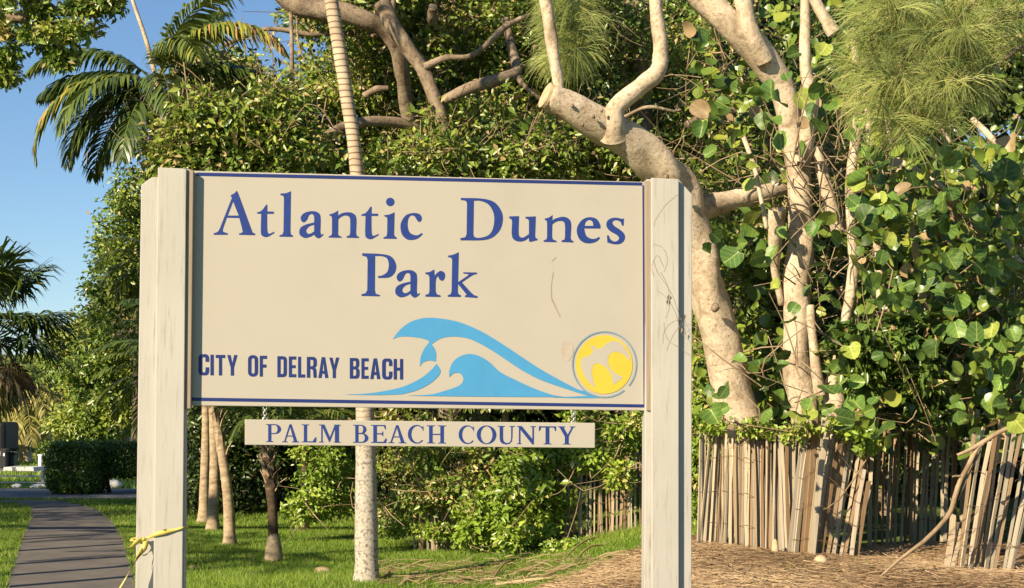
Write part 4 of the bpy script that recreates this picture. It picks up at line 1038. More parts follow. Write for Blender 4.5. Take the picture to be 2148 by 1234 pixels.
# distant palms with golden skirts beyond the road
far_palms = [(-30, 946, 60), (15, 945, 64), (32, 940, 68), (54, 950, 58), (72, 938, 72), (84, 940, 70), (105, 938, 66), (121, 936, 74)]
hs = ['at the very left edge', 'behind the dark truck', 'right of the dark truck, thin', 'with the thickest trunk', 'just left of the white pillar', 'behind the white pillar', 'between the pillar and the hedge', 'behind the hedge end']
for i, (px, py, D_) in enumerate(far_palms):
    bp_ = P(px, py, D_); bp_.z = 0; tp = P(px - 4 + 6 * (i % 3), 822 - 22 * (i % 3), D_)
    e = empty('far_palm', bp_, 'distant sunlit palm with yellowing skirt ' + hs[i], 'palm tree', 'far palms beyond the road')
    V, Fq = tube([bp_, bp_.lerp(tp, 0.5), tp], [0.16 if i != 3 else 0.26, 0.13 if i != 3 else 0.18, 0.10], 8, 10, 0.04)
    np_obj('trunk', V, Fq, M['bark_pale'], e, smooth=True)
    for k in range(17):
        V, Fc, T = frond(tp, az=k * 2.4 + i, el=[0.8, 0.2, -0.5, -1.0][k % 4], L=2.7, droop=[1.4, 1.6, 0.9, 0.4][k % 4], leaf_len=0.75, n=22, width=0.10, hang=0.9, tlo=0.1, thi=0.9)
        np_obj('frond', V, Fc, M['palm'] if k % 4 < 1 else M['palm_gold'], e, tint=T)

# ------------------------------------------------------------------ broadleaf trees
def tree(name, base, label, clumps, per, limbs=(), trunk=None, mat_leaf_=None, bark=None, twigs=3, group=None, cat='tree', size=(0.06, 0.10), sub=16, sub_r=0.26, back=None, **kw):
    e = empty(name, base, label, cat, group)
    bark = bark or M['bark_grey']
    if trunk:
        limb_obj('trunk', trunk, bark, e)
    for L in limbs:
        limb_obj('limb', L, bark, e)
    V, Fc, T = cloud(clumps, per * 5, size, sub * 2, sub_r * 0.8, **kw)
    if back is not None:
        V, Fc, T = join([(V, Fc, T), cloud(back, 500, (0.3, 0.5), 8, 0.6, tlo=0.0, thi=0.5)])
    o = np_obj('crown', V, Fc, mat_leaf_ or M['leaf'], e, tint=T)
    if twigs:
        V, Fq = twig_cloud(clumps, twigs)
        np_obj('twigs', V, Fq, M['twig'], e)['kind'] = 'stuff'
    return e

def scatter(n, x0, x1, y0, y1, d0, d1, r0, r1, rz=(0.5, 0.9), ok=None):
    out = []
    while len(out) < n:
        x, y = random.uniform(x0, x1), random.uniform(y0, y1)
        if ok and not ok(x, y): continue
        r_ = random.uniform(r0, r1)
        out.append((x, y, random.uniform(d0, d1), r_, r_ * random.uniform(0.7, 1.0), random.uniform(*rz)))
    return out
gap = lambda x, y: not (555 < x < 720 and 20 < y < 170) and not (x < 420 and y < 330) and not (x < 560 and y < 120)

# the tree whose limbs arch over the sign, left of the middle
tree('arching_tree', Vector((P(600, 1000, 21).x, 21, 0)), 'broad tree with dark arching limb over the sign left of the ringed palm',
     scatter(30, 350, 740, 100, 400, 18.5, 21.5, 55, 95, ok=gap) + scatter(9, 640, 860, -80, 40, 18.5, 20, 60, 90) + [(420, 300, 19, 70, 60, .6), (390, 350, 19, 50, 40, .5), (500, 190, 20, 60, 50, .6)] + scatter(16, 400, 690, 200, 370, 16.6, 17.3, 35, 60, (.25, .4)) + scatter(5, 345, 430, 300, 370, 16.6, 17.2, 25, 40, (.2, .3)), 620,
     limbs=[[(560, -60, 18, 52), (610, 0, 18, 50), (660, 18, 18, 48), (730, 30, 18, 44), (795, 55, 18.1, 38), (832, 100, 18.2, 34), (846, 160, 18.4, 32), (852, 225, 18.6, 30), (880, 330, 18.8, 30)],
            [(628, 350, 17.6, 18), (650, 308, 17.6, 18), (690, 282, 17.6, 20), (740, 262, 17.8, 24), (800, 255, 18, 24), (868, 268, 18.2, 22), (930, 320, 18.6, 22)],
            [(470, 95, 19, 9), (560, 62, 19, 10), (650, 72, 19, 12), (720, 70, 19, 12), (790, 75, 18.6, 12)],
            [(610, 20, 18, 9), (612, 80, 18, 8), (613, 175, 18, 10)], [(622, 25, 18, 5), (626, 90, 18, 4), (640, 130, 18, 3)],
            [(500, 320, 18.5, 8), (545, 295, 18.4, 8), (600, 250, 18.6, 10)]],
     trunk=[(905, 1100, 22.5, 40), (895, 800, 21.5, 44), (885, 560, 19.6, 44), (880, 330, 18.8, 34)], size=(0.06, 0.11), brown=0.09, twigs=14)
# the middle tree with forking grey limbs
tree('forked_limb_tree', Vector((P(1000, 1000, 20.5).x, 20.5, 0)), 'tree with grey forking limbs above the middle of the sign',
     scatter(40, 770, 1180, -60, 390, 18.6, 21.5, 60, 100) + scatter(9, 760, 1130, 270, 380, 17.4, 18.4, 45, 70, (.3, .5)), 620,
     limbs=[[(800, 5, 17.8, 36), (828, 60, 17.8, 34), (868, 118, 17.8, 31), (898, 170, 17.8, 29), (922, 235, 17.8, 27), (945, 300, 17.9, 24), (985, 400, 18.2, 30)],
            [(892, 140, 17.75, 18), (935, 122, 17.7, 13), (985, 118, 17.7, 11), (1020, 95, 17.7, 14), (1058, 58, 17.7, 13), (1110, 30, 17.7, 9)],
            [(930, 212, 17.8, 22), (985, 185, 17.8, 25), (1048, 166, 17.9, 28), (1082, 150, 18, 26), (1075, 105, 18.1, 20), (1060, 40, 18.2, 16)],
            [(1076, 150, 18, 18), (1105, 185, 17.9, 9), (1135, 208, 17.8, 6)], [(822, 40, 17.8, 12), (825, 0, 17.8, 12), (826, -60, 17.8, 10)],
            [(765, 200, 18.2, 16), (790, 188, 18.1, 15), (815, 185, 18.1, 12)], [(905, 45, 18.2, 22), (908, 15, 18.0, 20)]],
     trunk=[(1010, 1100, 22.5, 36), (1005, 800, 21, 40), (990, 480, 18.4, 38), (975, 380, 18.1, 30)], size=(0.06, 0.115), brown=0.10, twigs=16)
# the dense tree behind the cut limb
tree('vine_covered_tree', Vector((P(1350, 1000, 20.5).x, 20.5, 0)), 'dense vine covered tree behind the sawn pale limb',
     scatter(30, 1120, 1560, -60, 420, 18.3, 21, 60, 95, ok=lambda x, y: not (1240 < x < 1330 and y < 40)) + scatter(10, 1440, 1620, 420, 900, 17.5, 19.5, 60, 90), 650,
     trunk=[(1400, 1100, 20.5, 50), (1380, 700, 20, 50), (1350, 300, 19.6, 50), (1330, 0, 19.6, 40)],
     limbs=[[(1560, 235, 18.4, 18), (1500, 240, 18.2, 22), (1440, 262, 18, 18)], [(1310, 245, 18, 7), (1360, 225, 17.9, 8), (1420, 235, 17.9, 6)]], size=(0.055, 0.10), brown=0.12, twigs=20)
# backdrop trees, the shade of the gaps put into their darker leaf colour
tree('shade_tree', Vector((P(560, 980, 29).x, 29, 0)), 'tree with leaves coloured dark for deep shade behind the lawn palms',
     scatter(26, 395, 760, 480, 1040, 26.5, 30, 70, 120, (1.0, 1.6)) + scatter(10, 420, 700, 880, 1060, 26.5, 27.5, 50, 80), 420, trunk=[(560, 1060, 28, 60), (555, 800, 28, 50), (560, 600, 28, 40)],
     mat_leaf_=M['leaf_shade'], size=(0.07, 0.13), sub_r=0.36, tlo=0.0, thi=0.7, back=scatter(30, 530, 760, 440, 1050, 30.2, 31.5, 100, 130, (0.5, 0.8)) + scatter(14, 450, 560, 860, 1050, 30.2, 31.5, 40, 55, (0.5, 0.8)))
for i, (x0, x1, y0, y1, lab) in enumerate([(720, 1130, -130, 560, 'far tree with leaves coloured dark for shade, filling the gaps above the sign centre'), (1090, 1560, -130, 700, 'far tree with leaves coloured dark for shade, filling the gaps behind the right sign post'), (1500, 2180, -130, 980, 'far tree with leaves coloured dark for shade, filling the gaps behind the sea grape thicket')]):
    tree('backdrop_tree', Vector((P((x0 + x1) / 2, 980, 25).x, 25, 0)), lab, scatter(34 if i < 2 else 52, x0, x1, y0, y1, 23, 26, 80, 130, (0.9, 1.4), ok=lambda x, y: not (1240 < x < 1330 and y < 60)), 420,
         trunk=[((x0 + x1) / 2, 1040, 25, 70), ((x0 + x1) / 2 + 20, 600, 25, 60), ((x0 + x1) / 2, 100, 25, 40)], mat_leaf_=M['leaf_shade'], size=(0.08, 0.14), sub_r=0.38, tlo=0.0, thi=0.9,
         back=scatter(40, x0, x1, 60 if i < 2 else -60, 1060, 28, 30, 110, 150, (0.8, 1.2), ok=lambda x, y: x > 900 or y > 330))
# trees at the left behind the post
tree('roadside_tree', Vector((P(250, 1000, 42).x, 42, 0)), 'leafy green tree standing left of the sign, top against the sky',
     [(285, 400, 40, 60, 40, 1.0), (270, 470, 40, 60, 50, 1.0), (300, 560, 40, 80, 60, 1.2), (250, 560, 41, 50, 50, 1), (320, 480, 41, 60, 70, 1.2), (240, 640, 41, 70, 50, 1), (310, 660, 41, 80, 60, 1.2), (350, 420, 41, 50, 50, 1), (340, 600, 41, 60, 80, 1)], 520,
     trunk=[(285, 990, 42, 26), (290, 800, 42, 22), (295, 560, 41, 16)], size=(0.10, 0.17), sub_r=0.34, sub=9, twigs=1)
tree('roadside_tree', Vector((P(190, 1000, 46).x, 46, 0)), 'rounded green tree below the sky gap, left of the sign post',
     [(215, 690, 44, 70, 45, 1.2), (160, 720, 45, 50, 35, 1.1), (250, 760, 44, 70, 50, 1.2), (185, 780, 45, 65, 45, 1.2), (150, 770, 46, 40, 40, 1), (280, 700, 45, 60, 60, 1.2), (240, 840, 44, 60, 45, 1.2), (180, 850, 45, 60, 45, 1.2), (200, 900, 45, 60, 40, 1.2), (150, 900, 46, 40, 45, 1), (260, 890, 45, 50, 40, 1)], 560,
     trunk=[(205, 960, 46, 20), (205, 860, 46, 16), (215, 720, 45, 12)], size=(0.10, 0.18), sub_r=0.34, sub=9, twigs=1)
# pinnate palm between post and those trees
for k, (px, py, D_, labs) in enumerate([(300, 545, 30, 'feathery palm tuft left of the post at mid height'), (305, 790, 27, 'bright palm tuft half hidden by the left post')]):
    bb = Vector((P(px + 30, 900, D_).x, D_, 0)); tt = P(px + 35, py + 10, D_)
    e = empty('tuft_palm', bb, labs, 'palm tree')
    V, Fq = tube([bb, bb.lerp(tt, .5), tt], [0.1, 0.08, 0.06], 8, 10, .03); np_obj('trunk', V, Fq, M['palm_trunk'], e, smooth=True)
    for j in range(9):
        V, Fc, T = frond(tt, az=R(180 + [0, 18, -22, 40, 150, 200, 100, 260, -45][j]), el=[0.35, 0.7, 0.1, 1.0, 0.5, 0.6, 0.6, 0.8, -0.3][j], L=1.25, droop=1.5, leaf_len=0.42, n=30, hang=0.5, tlo=0.45 if k == 0 else 0.35, thi=0.85 if k == 0 else 0.7)
        np_obj('frond', V, Fc, M['palm'], e, tint=T)

# overhanging branches of a near tree at upper left, which also shades the path
sh = Vector((-18.5, 17.0, 0))
e = empty('overhanging_tree', sh, 'near tree whose leafy branches hang into the upper left corner', 'tree')
def wtube(pts, rad, sides=8): return tube([Vector(p) for p in pts], rad, sides, len(pts) * 4, 0.03)
V, Fq = wtube([sh, sh + Vector((0.2, 0, 2)), sh + Vector((0.5, -.3, 4))], [0.4, 0.32, 0.28]); np_obj('trunk', V, Fq, M['bark_grey'], e, smooth=True)
V, Fq = wtube([sh + Vector((0.5, -.3, 3.8)), Vector((-13, 15, 6)), Vector((-8, 13.4, 6.4)), P(-40, 20, 13), P(60, 0, 13), P(150, 30, 13), P(235, 0, 13)], [0.22, 0.16, 0.12, 0.05, 0.035, 0.02, 0.012]); np_obj('limb', V, Fq, M['bark_grey'], e, smooth=True)
cl = []
for i in range(34):
    a = random.uniform(0, 6.28); r_ = math.sqrt(random.random()) * 4.6; c = sh + Vector((math.cos(a) * r_, math.sin(a) * r_ * 0.8, random.uniform(2.6, 8.0)))
    cl.append(c)
big = []
for c in cl:
    n = 700; off = rng.normal(size=(n, 3)) * np.array([0.7, 0.7, 0.5]); C = np.array(tuple(c)) + off
    big.append(leaves(C, rng.normal(size=(n, 3)), rng.normal(size=(n, 3)) + np.array([0, 0, 1.2]), rng.uniform(0.12, 0.2, n), 0.55, rng.random(n) * 0.8))
near = cloud([(15, 30, 13, 55, 50, .4), (90, 25, 13, 70, 45, .4), (120, 85, 13, 55, 35, .3), (50, 80, 13, 45, 30, .3), (160, 50, 13, 40, 35, .3), (130, 130, 13, 28, 18, .2), (20, 130, 13, 25, 25, .2), (190, 15, 13, 35, 18, .2), (5, 160, 13, 14, 14, .15), (232, 8, 13, 14, 8, .1), (60, 10, 13, 60, 30, .3), (110, 60, 13, 60, 35, .3)], 2400, (0.045, 0.075), 22, 0.07, tlo=0.2, thi=0.95, brown=0.04)
V, Fc, T = join(big + [near])
np_obj('crown', V, Fc, M['leaf'], e, tint=T)

sh2 = Vector((-23.0, 20.0, 0))
e = empty('tall_shade_tree', sh2, 'tall dense tree out to the left that shades the road end of the path', 'tree')
V, Fq = wtube([sh2, sh2 + Vector((0.2, 0, 3)), sh2 + Vector((0.3, 0, 6))], [0.45, 0.36, 0.26]); np_obj('trunk', V, Fq, M['bark_grey'], e, smooth=True)
big = []
for i in range(80):
    a = random.uniform(0, 6.28); r_ = math.sqrt(random.random()) * 4.8
    c = sh2 + Vector((math.cos(a) * r_, math.sin(a) * r_, random.uniform(3.2, 15.5)))
    n = 600; off = rng.normal(size=(n, 3)) * np.array([0.8, 0.8, 0.6]); C = np.array(tuple(c)) + off
    big.append(leaves(C, rng.normal(size=(n, 3)), rng.normal(size=(n, 3)) + np.array([0, 0, 1.2]), rng.uniform(0.16, 0.26, n), 0.55, rng.random(n) * 0.8))
V, Fc, T = join(big); np_obj('crown', V, Fc, M['leaf'], e, tint=T)

# palms left of the frame whose trunks stripe the path with shadow
for i, (py, k) in enumerate([(1128, 5.2), (1150, 4.6), (1176, 5.4), (1200, 4.8), (1222, 5.0)]):
    d = ray(150, py); t = -CAMZ / d.z; p = CAM + d * t
    q = Vector((p.x - math.sin(SUN_AZ) * k, p.y - math.cos(SUN_AZ) * k, 0))
    H = 3.0 + 0.2 * i; tp = q + Vector((0.1 * (i % 3) - 0.1, 0.05, H))
    ee = empty('side_palm', q, 'young palm left of the path, %s the camera of its row' % ['farthest from', 'second farthest from', 'in the middle seen from', 'second nearest to', 'nearest to'][i], 'palm tree', 'palms beside the path')
    V, Fq = tube([q, q.lerp(tp, .5), tp], [0.12, 0.085, 0.07], 8, 10, .03); np_obj('trunk', V, Fq, M['palm_trunk'], ee, smooth=True)
    for j in range(7):
        V, Fc, T = frond(tp, az=j * 0.9 + i, el=0.9 - 0.2 * (j % 3), L=1.3, droop=1.6, leaf_len=0.35, n=20)
        np_obj('frond', V, Fc, M['palm'], ee, tint=T)

# ------------------------------------------------------------------ shrubs and undergrowth under the sign
def shrub(label, clumps, per=700, mat=None, size=(0.05, 0.09), twigs=4, **kw):
    c0 = clumps[0]; b = Vector((P(c0[0], c0[1], c0[2]).x, c0[2], 0)); b.z = float(ground_h(b.x, b.y))
    return tree('shrub', b, label, clumps, per, (), None, mat or M['leaf_bright'], M['twig'], twigs, 'shrubs along the old slat fence', 'shrub', size, **kw)
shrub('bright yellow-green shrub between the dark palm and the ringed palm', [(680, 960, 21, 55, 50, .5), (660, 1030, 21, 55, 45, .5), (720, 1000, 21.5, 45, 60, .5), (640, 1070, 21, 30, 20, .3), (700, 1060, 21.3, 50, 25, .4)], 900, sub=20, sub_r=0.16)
shrub('tangled brown-green shrub just right of the ringed palm', [(830, 970, 20.5, 50, 50, .5), (850, 1050, 20.5, 50, 40, .5), (820, 1080, 20.3, 30, 30, .3), (880, 900, 20.5, 60, 40, .5), (810, 890, 20.8, 40, 40, .4)], 700, M['leaf'], brown=0.2, twigs=14)
shrub('dark leafy shrub under the hanging sign centre', [(940, 950, 20.3, 60, 50, .5), (1000, 900, 20.2, 60, 40, .5), (960, 1030, 20.8, 60, 50, .5), (1050, 960, 20.5, 50, 40, .5)], 600, M['leaf'], tlo=0.05, thi=0.7, twigs=8)
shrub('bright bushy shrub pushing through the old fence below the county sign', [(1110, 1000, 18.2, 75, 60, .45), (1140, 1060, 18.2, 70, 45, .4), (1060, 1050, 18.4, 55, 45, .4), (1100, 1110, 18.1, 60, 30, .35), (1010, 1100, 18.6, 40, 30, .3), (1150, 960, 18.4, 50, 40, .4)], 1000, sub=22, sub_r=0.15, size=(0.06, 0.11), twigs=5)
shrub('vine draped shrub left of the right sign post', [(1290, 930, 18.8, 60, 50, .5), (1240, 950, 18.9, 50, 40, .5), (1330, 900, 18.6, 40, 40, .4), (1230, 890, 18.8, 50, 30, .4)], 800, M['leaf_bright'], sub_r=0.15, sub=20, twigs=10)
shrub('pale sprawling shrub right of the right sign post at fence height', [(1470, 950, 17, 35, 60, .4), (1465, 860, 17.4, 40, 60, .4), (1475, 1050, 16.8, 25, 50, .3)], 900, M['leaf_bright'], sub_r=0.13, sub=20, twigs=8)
shrub('low weedy shrub at the foot of the old fence', [(1000, 1130, 18.6, 60, 16, .25), (1090, 1140, 18.2, 60, 14, .25), (1200, 1150, 17.6, 50, 12, .2), (920, 1120, 19, 40, 14, .2), (840, 1105, 19.6, 50, 16, .3)], 800, M['leaf_bright'], (0.04, 0.07), 2, sub_r=0.1, sub=24)
shrub('mixed leafy shrub hiding the left end of the old fence', [(890, 960, 19, 50, 45, .4), (930, 1010, 18.9, 45, 40, .35), (970, 960, 18.9, 50, 45, .4), (1020, 1000, 18.8, 45, 45, .35), (880, 1030, 19.1, 40, 40, .35), (1000, 1060, 18.7, 40, 35, .3)], 900, M['leaf'], (0.05, 0.09), 10, tlo=0.2, thi=0.95, sub=22, sub_r=0.14, brown=0.12)
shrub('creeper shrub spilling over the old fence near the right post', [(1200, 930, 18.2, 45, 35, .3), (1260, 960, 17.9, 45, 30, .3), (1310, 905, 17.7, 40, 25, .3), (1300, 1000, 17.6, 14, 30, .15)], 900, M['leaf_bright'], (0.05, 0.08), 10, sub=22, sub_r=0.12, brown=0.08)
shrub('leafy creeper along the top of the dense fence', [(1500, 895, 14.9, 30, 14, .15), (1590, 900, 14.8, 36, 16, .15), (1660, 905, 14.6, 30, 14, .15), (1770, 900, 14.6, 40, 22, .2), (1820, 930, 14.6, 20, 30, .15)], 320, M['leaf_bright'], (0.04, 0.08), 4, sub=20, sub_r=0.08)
# banana-like arching palm fan under the board
bb = Vector((P(1060, 1000, 20).x, 20, 0.1)); e = empty('understory_palm', bb, 'arching green palm fronds hanging just under the board edge', 'palm tree')
tt = P(1060, 820, 20)
V, Fq = tube([bb, bb.lerp(tt, .5), tt], [.06, .05, .04], 8, 8); np_obj('trunk', V, Fq, M['palm_trunk'], e, smooth=True)
for j in range(9):
    V, Fc, T = frond(tt, az=R([200, 340, 270, 250, 300, 170, 10, 90, 230][j]), el=0.7, L=0.9, droop=2.2, leaf_len=0.35, n=22, width=0.04, tlo=0.5, thi=0.85); np_obj('frond', V, Fc, M['palm'], e, tint=T)
bb = Vector((P(640, 1000, 23).x, 23, 0)); e = empty('understory_palm', bb, 'shaded drooping palm fronds behind the bright shrub', 'palm tree')
tt = P(640, 890, 23)
V, Fq = tube([bb, bb.lerp(tt, .5), tt], [.07, .06, .05], 8, 8); np_obj('trunk', V, Fq, M['palm_trunk_dark'], e, smooth=True)
for j in range(9):
    V, Fc, T = frond(tt, az=j * 0.7, el=0.7, L=1.3, droop=2.0, leaf_len=0.4, n=26, tlo=0.2, thi=0.7); np_obj('frond', V, Fc, M['palm'], e, tint=T)

# ------------------------------------------------------------------ slat fences
SLAT = {}
def slat_mesh(v):
    if v in SLAT: return SLAT[v]
    w_, t_ = 0.5, 0.5
    rs = random.Random(v)
    pts = []
    for k in range(4):
        z = k / 3; dx = rs.uniform(-.25, .25) * (k not in (0,)); pw = 1 + rs.uniform(-.12, .12)
        pts += [(-w_ * pw + dx, -t_, z), (w_ * pw + dx, -t_, z), (w_ * pw + dx, t_, z), (-w_ * pw + dx, t_, z)]
    top = rs.uniform(-.012, .012)
    pts[12] = (pts[12][0], -t_, 1 + top); pts[13] = (pts[13][0], -t_, 1 - top)
    Fq = [(3, 2, 1, 0), (12, 13, 14, 15)]
    for k in range(3):
        for i in range(4): Fq.append((k * 4 + i, k * 4 + (i + 1) % 4, k * 4 + 4 + (i + 1) % 4, k * 4 + 4 + i))
    me = bpy.data.meshes.new('slat'); me.from_pydata(pts, [], Fq); me.update(); me.materials.append(M['slat'])
    SLAT[v] = me
    return me
def slat(e, pb, pt, width, thick=0.012):
    o = bpy.data.objects.new('slat', slat_mesh(random.randrange(10)))
    d = pt - pb; L = d.length
    zc = d.normalized(); yc = Vector((0, 1, 0)) - zc * zc.y; yc.normalize(); xc = yc.cross(zc)
    a = random.uniform(-.6, .6)
    x2 = xc * math.cos(a) + yc * math.sin(a); y2 = zc.cross(x2)
    Mx = Matrix((x2 * width, y2 * thick, zc * L)).transposed().to_4x4(); Mx.translation = pb - Vector(e.location)
    link(o, e); o.matrix_basis = Mx
    return o
def wire(e, pts, r_=0.0022):
    V, Fq = tube(pts, [r_] * len(pts), 4, len(pts) * 3); np_obj('wire', V, Fq, M['wire'], e)

def fence(label, spec, wires, name='slat_fence'):
    """spec: list of (bottom px, py, D, top px, py, D, width_px)"""
    s0 = spec[len(spec) // 2]; base = P(s0[0], s0[1], s0[2])
    e = empty(name, base, label, 'fence', 'slat fences along the dune')
    bot = []
    for (bx, by, bd, tx, ty, td, wp) in spec:
        pb = P(bx, by, bd); pt = P(tx, ty, td)
        gz = float(ground_h(pb.x, pb.y))
        pb = pb - (pt - pb).normalized() * max(0.06, 0.05 + max(0, pb.z - gz))
        slat(e, pb, pt, wp * bd / F)
    for t in wires:
        step = max(1, len(spec) // 14)
        wire(e, [P(a[0] + (a[3] - a[0]) * t, a[1] + (a[4] - a[1]) * t + random.uniform(-2, 2), a[2] + (a[5] - a[2]) * t - 0.025) for a in spec[::step]])
    return e
ru = random.uniform
spec = []
# reed-thin dense section
x = 1468
while x < 1668:
    u = (x - 1468) / 200
    top = 903 - 22 * math.sin(min(1, u * 1.6) * math.pi) + 34 * max(0, u - 0.55) + ru(-10, 6)
    bot = 1142 + 30 * u + ru(-3, 3)
    lean = 18 * (1 - u) - 6 + ru(-9, 9)
    wd = ru(3.6, 6.5) if random.random() < .85 else ru(7, 9)
    bd = 15.0 - 0.35 * u + ru(-.05, .05)
    spec.append((x - lean * (0.8 if u < .3 else 0.3), bot, bd, x + lean * 0.6, top, bd + 0.1 + ru(-.04, .04), wd))
    x += wd * ru(0.85, 1.2)
x = 1472
while x < 1664:
    u = (x - 1472) / 192
    wd = ru(4, 7); bd = 15.09 - 0.35 * u
    spec.append((x - 6 * (1 - u) + ru(-5, 5), 1142 + 30 * u, bd, x + 5 * (1 - u) + ru(-7, 7), 908 - 18 * math.sin(min(1, u * 1.6) * math.pi) + 30 * max(0, u - 0.55) + ru(-16, 8), bd + 0.1, wd))
    x += wd * ru(0.9, 1.3)
spec.sort(key=lambda q: q[0])
fence('dense sunlit fence of thin brown slats right of the sign post', spec, (.2, .45, .72))
spec = []
for (tx, bx, wd, ty) in [(1684, 1655, 8, 905), (1690, 1663, 9, 900), (1697, 1668, 10, 912), (1703, 1680, 8, 893), (1712, 1688, 13, 874), (1722, 1696, 7, 900)]:
    spec.append((bx, 1182, 14.55, tx, ty, 14.7, wd))
for i in range(9):
    spec.append((1652 + 6 * i + ru(-3, 3), 1180 + ru(-4, 3), 14.7, 1668 + 6.5 * i + ru(-5, 5), 905 + ru(-16, 10), 14.85, ru(4, 6.5)))
for i in range(10):
    u = i / 9
    tx = 1735 + 88 * u + ru(-3, 3); bx = 1694 + 92 * u - 6 * u + ru(-4, 4)
    spec.append((bx, 1180 + 8 * u + ru(-5, 3), 14.5 + ru(-.05, .05), tx, 905 + 28 * u + ru(-8, 8), 14.7 + ru(-.05, .05), ru(5.5, 7.5)))
spec += [(1793, 1186, 14.45, 1822, 1010, 14.5, 9), (1784, 1188, 14.4, 1812, 985, 14.5, 9), (1702, 1184, 14.4, 1738, 868, 14.6, 12), (1707, 1186, 14.42, 1728, 880, 14.62, 9)]
fence('sunlit fence of spaced grey slats leaning right, beside the dense section', spec, (.18, .42, .66, .9))
spec = []
x = 1830
while x < 2030:
    u = (x - 1830) / 200
    spec.append((x - 4 + ru(-4, 4), 1158 - 20 * math.sin(u * 3.1) + ru(-4, 4), 16.0 + 0.7 * math.sin(u * 3.0) + ru(-.05, .05), x + 4 + ru(-5, 5), 915 - 40 * u + ru(-16, 14), 16.2 + 0.7 * math.sin(u * 3.0), ru(5, 8.5)))
    x += ru(8, 13)
fence('shaded set-back fence of dark slats between the two sunlit leaning ones', spec, (.2, .5, .8))
spec = []
for i in range(11):
    u = i / 10
    tx = 2045 + 150 * u + ru(-4, 4); bx = 2008 + 118 * u + ru(-5, 5)
    spec.append((bx, 1192 - 4 * u + ru(-8, 8), 13.9 + ru(-.06, .06), tx, 905 - 25 * u + ru(-18, 14), 14.1 + ru(-.06, .06), ru(5.5, 9)))
spec += [(1986, 1180, 13.9, 2002, 1080, 14.0, 12), (1992, 1186, 13.92, 2008, 1095, 14.0, 9), (1999, 1190, 13.88, 2016, 1110, 14.0, 8), (2036, 1195, 13.8, 2072, 990, 13.9, 9)]
fence('leaning fence of broad grey slats at the right edge', spec, (.16, .45, .7))
spec = []
x = 868
while x < 1352:
    u = (x - 868) / 484
    D_ = 19.6 - 1.8 * u
    top = 1015 - 10 * u + ru(-14, 12) - (45 if u > .88 else 0) - (24 if .62 < u <= .88 else 0)
    if not (0.30 < u < 0.42 and random.random() < .6):
        spec.append((x + ru(-3, 3), 1148 + 18 * u + ru(-3, 3), D_, x + ru(-5, 5), top, D_ + .05, ru(3, 6)))
    x += ru(6, 10.5)
fence('old overgrown slat fence below the hanging sign', spec, (.25, .6))
for (x0, y0, x1, y1, D_, lab) in [(1458, 1090, 1500, 980, 15.2, 'thin'), ]:
    pass

# ------------------------------------------------------------------ sawn pale tree (sea grape) behind the right post
sgb = on_ground(P(1565, 1100, 16).x, 16.0)
saw = empty('sawn_tree', sgb, 'pale smooth-barked tree with a thick sawn-off limb over the sign', 'tree')
main = [(1585, 1130, 16, 120), (1568, 960, 16, 96), (1545, 860, 16, 88), (1516, 740, 15.9, 80), (1488, 620, 15.8, 76), (1462, 520, 15.7, 76), (1432, 415, 15.6, 80), (1385, 350, 15.4, 84), (1305, 290, 15.2, 80), (1215, 235, 15.0, 68), (1150, 203, 14.9, 58)]
limb_obj('trunk', main, M['bark_pale'], saw, 20, 0.012)
m = MB(); c = P(1150, 203, 14.9); ax = (P(1150, 203, 14.9) - P(1215, 235, 15.0)).normalized()
s1 = ax.cross(Vector((0, 1, 0))).normalized(); s2 = ax.cross(s1)
m.tube([c, c + ax * 0.035], [0.128, 0.125], 18); m.build('sawn_end', M['cutwood'], saw)
for L in ([(1288, 285, 15.1, 62), (1286, 255, 15.0, 46), (1300, 218, 15.0, 38), (1345, 180, 15.0, 38), (1378, 152, 15.0, 37), (1386, 112, 15.0, 32), (1380, 50, 15.0, 30), (1374, -40, 15.0, 28), (1380, -200, 15, 24)],
          [(1178, 200, 14.95, 20), (1168, 160, 14.9, 24), (1156, 80, 14.9, 27), (1145, 0, 14.9, 26), (1130, -120, 14.9, 22)],
          [(1450, 440, 15.7, 56), (1520, 425, 15.9, 46), (1600, 405, 16.1, 40), (1690, 380, 16.3, 26)]):
    limb_obj('limb', L, M['bark_pale'], saw, 16, 0.012)
for (kx, ky, D_, r_) in [(1398, 372, 15.1, .03), (1500, 645, 15.5, .045), (1245, 245, 14.85, .02), (1262, 232, 14.85, .018), (1222, 262, 14.85, .018), (1200, 222, 14.8, .018)]:
    m = MB(); c = P(kx, ky, D_); m.add([c + Vector(v) * r_ * random.uniform(.8, 1.2) for v in ball], [(q * 8 + i, q * 8 + (i + 1) % 8, q * 8 + 8 + (i + 1) % 8, q * 8 + 8 + i) for q in range(4) for i in range(8)])
    m.build('bark_knot', M['bark_grey'], saw, True)

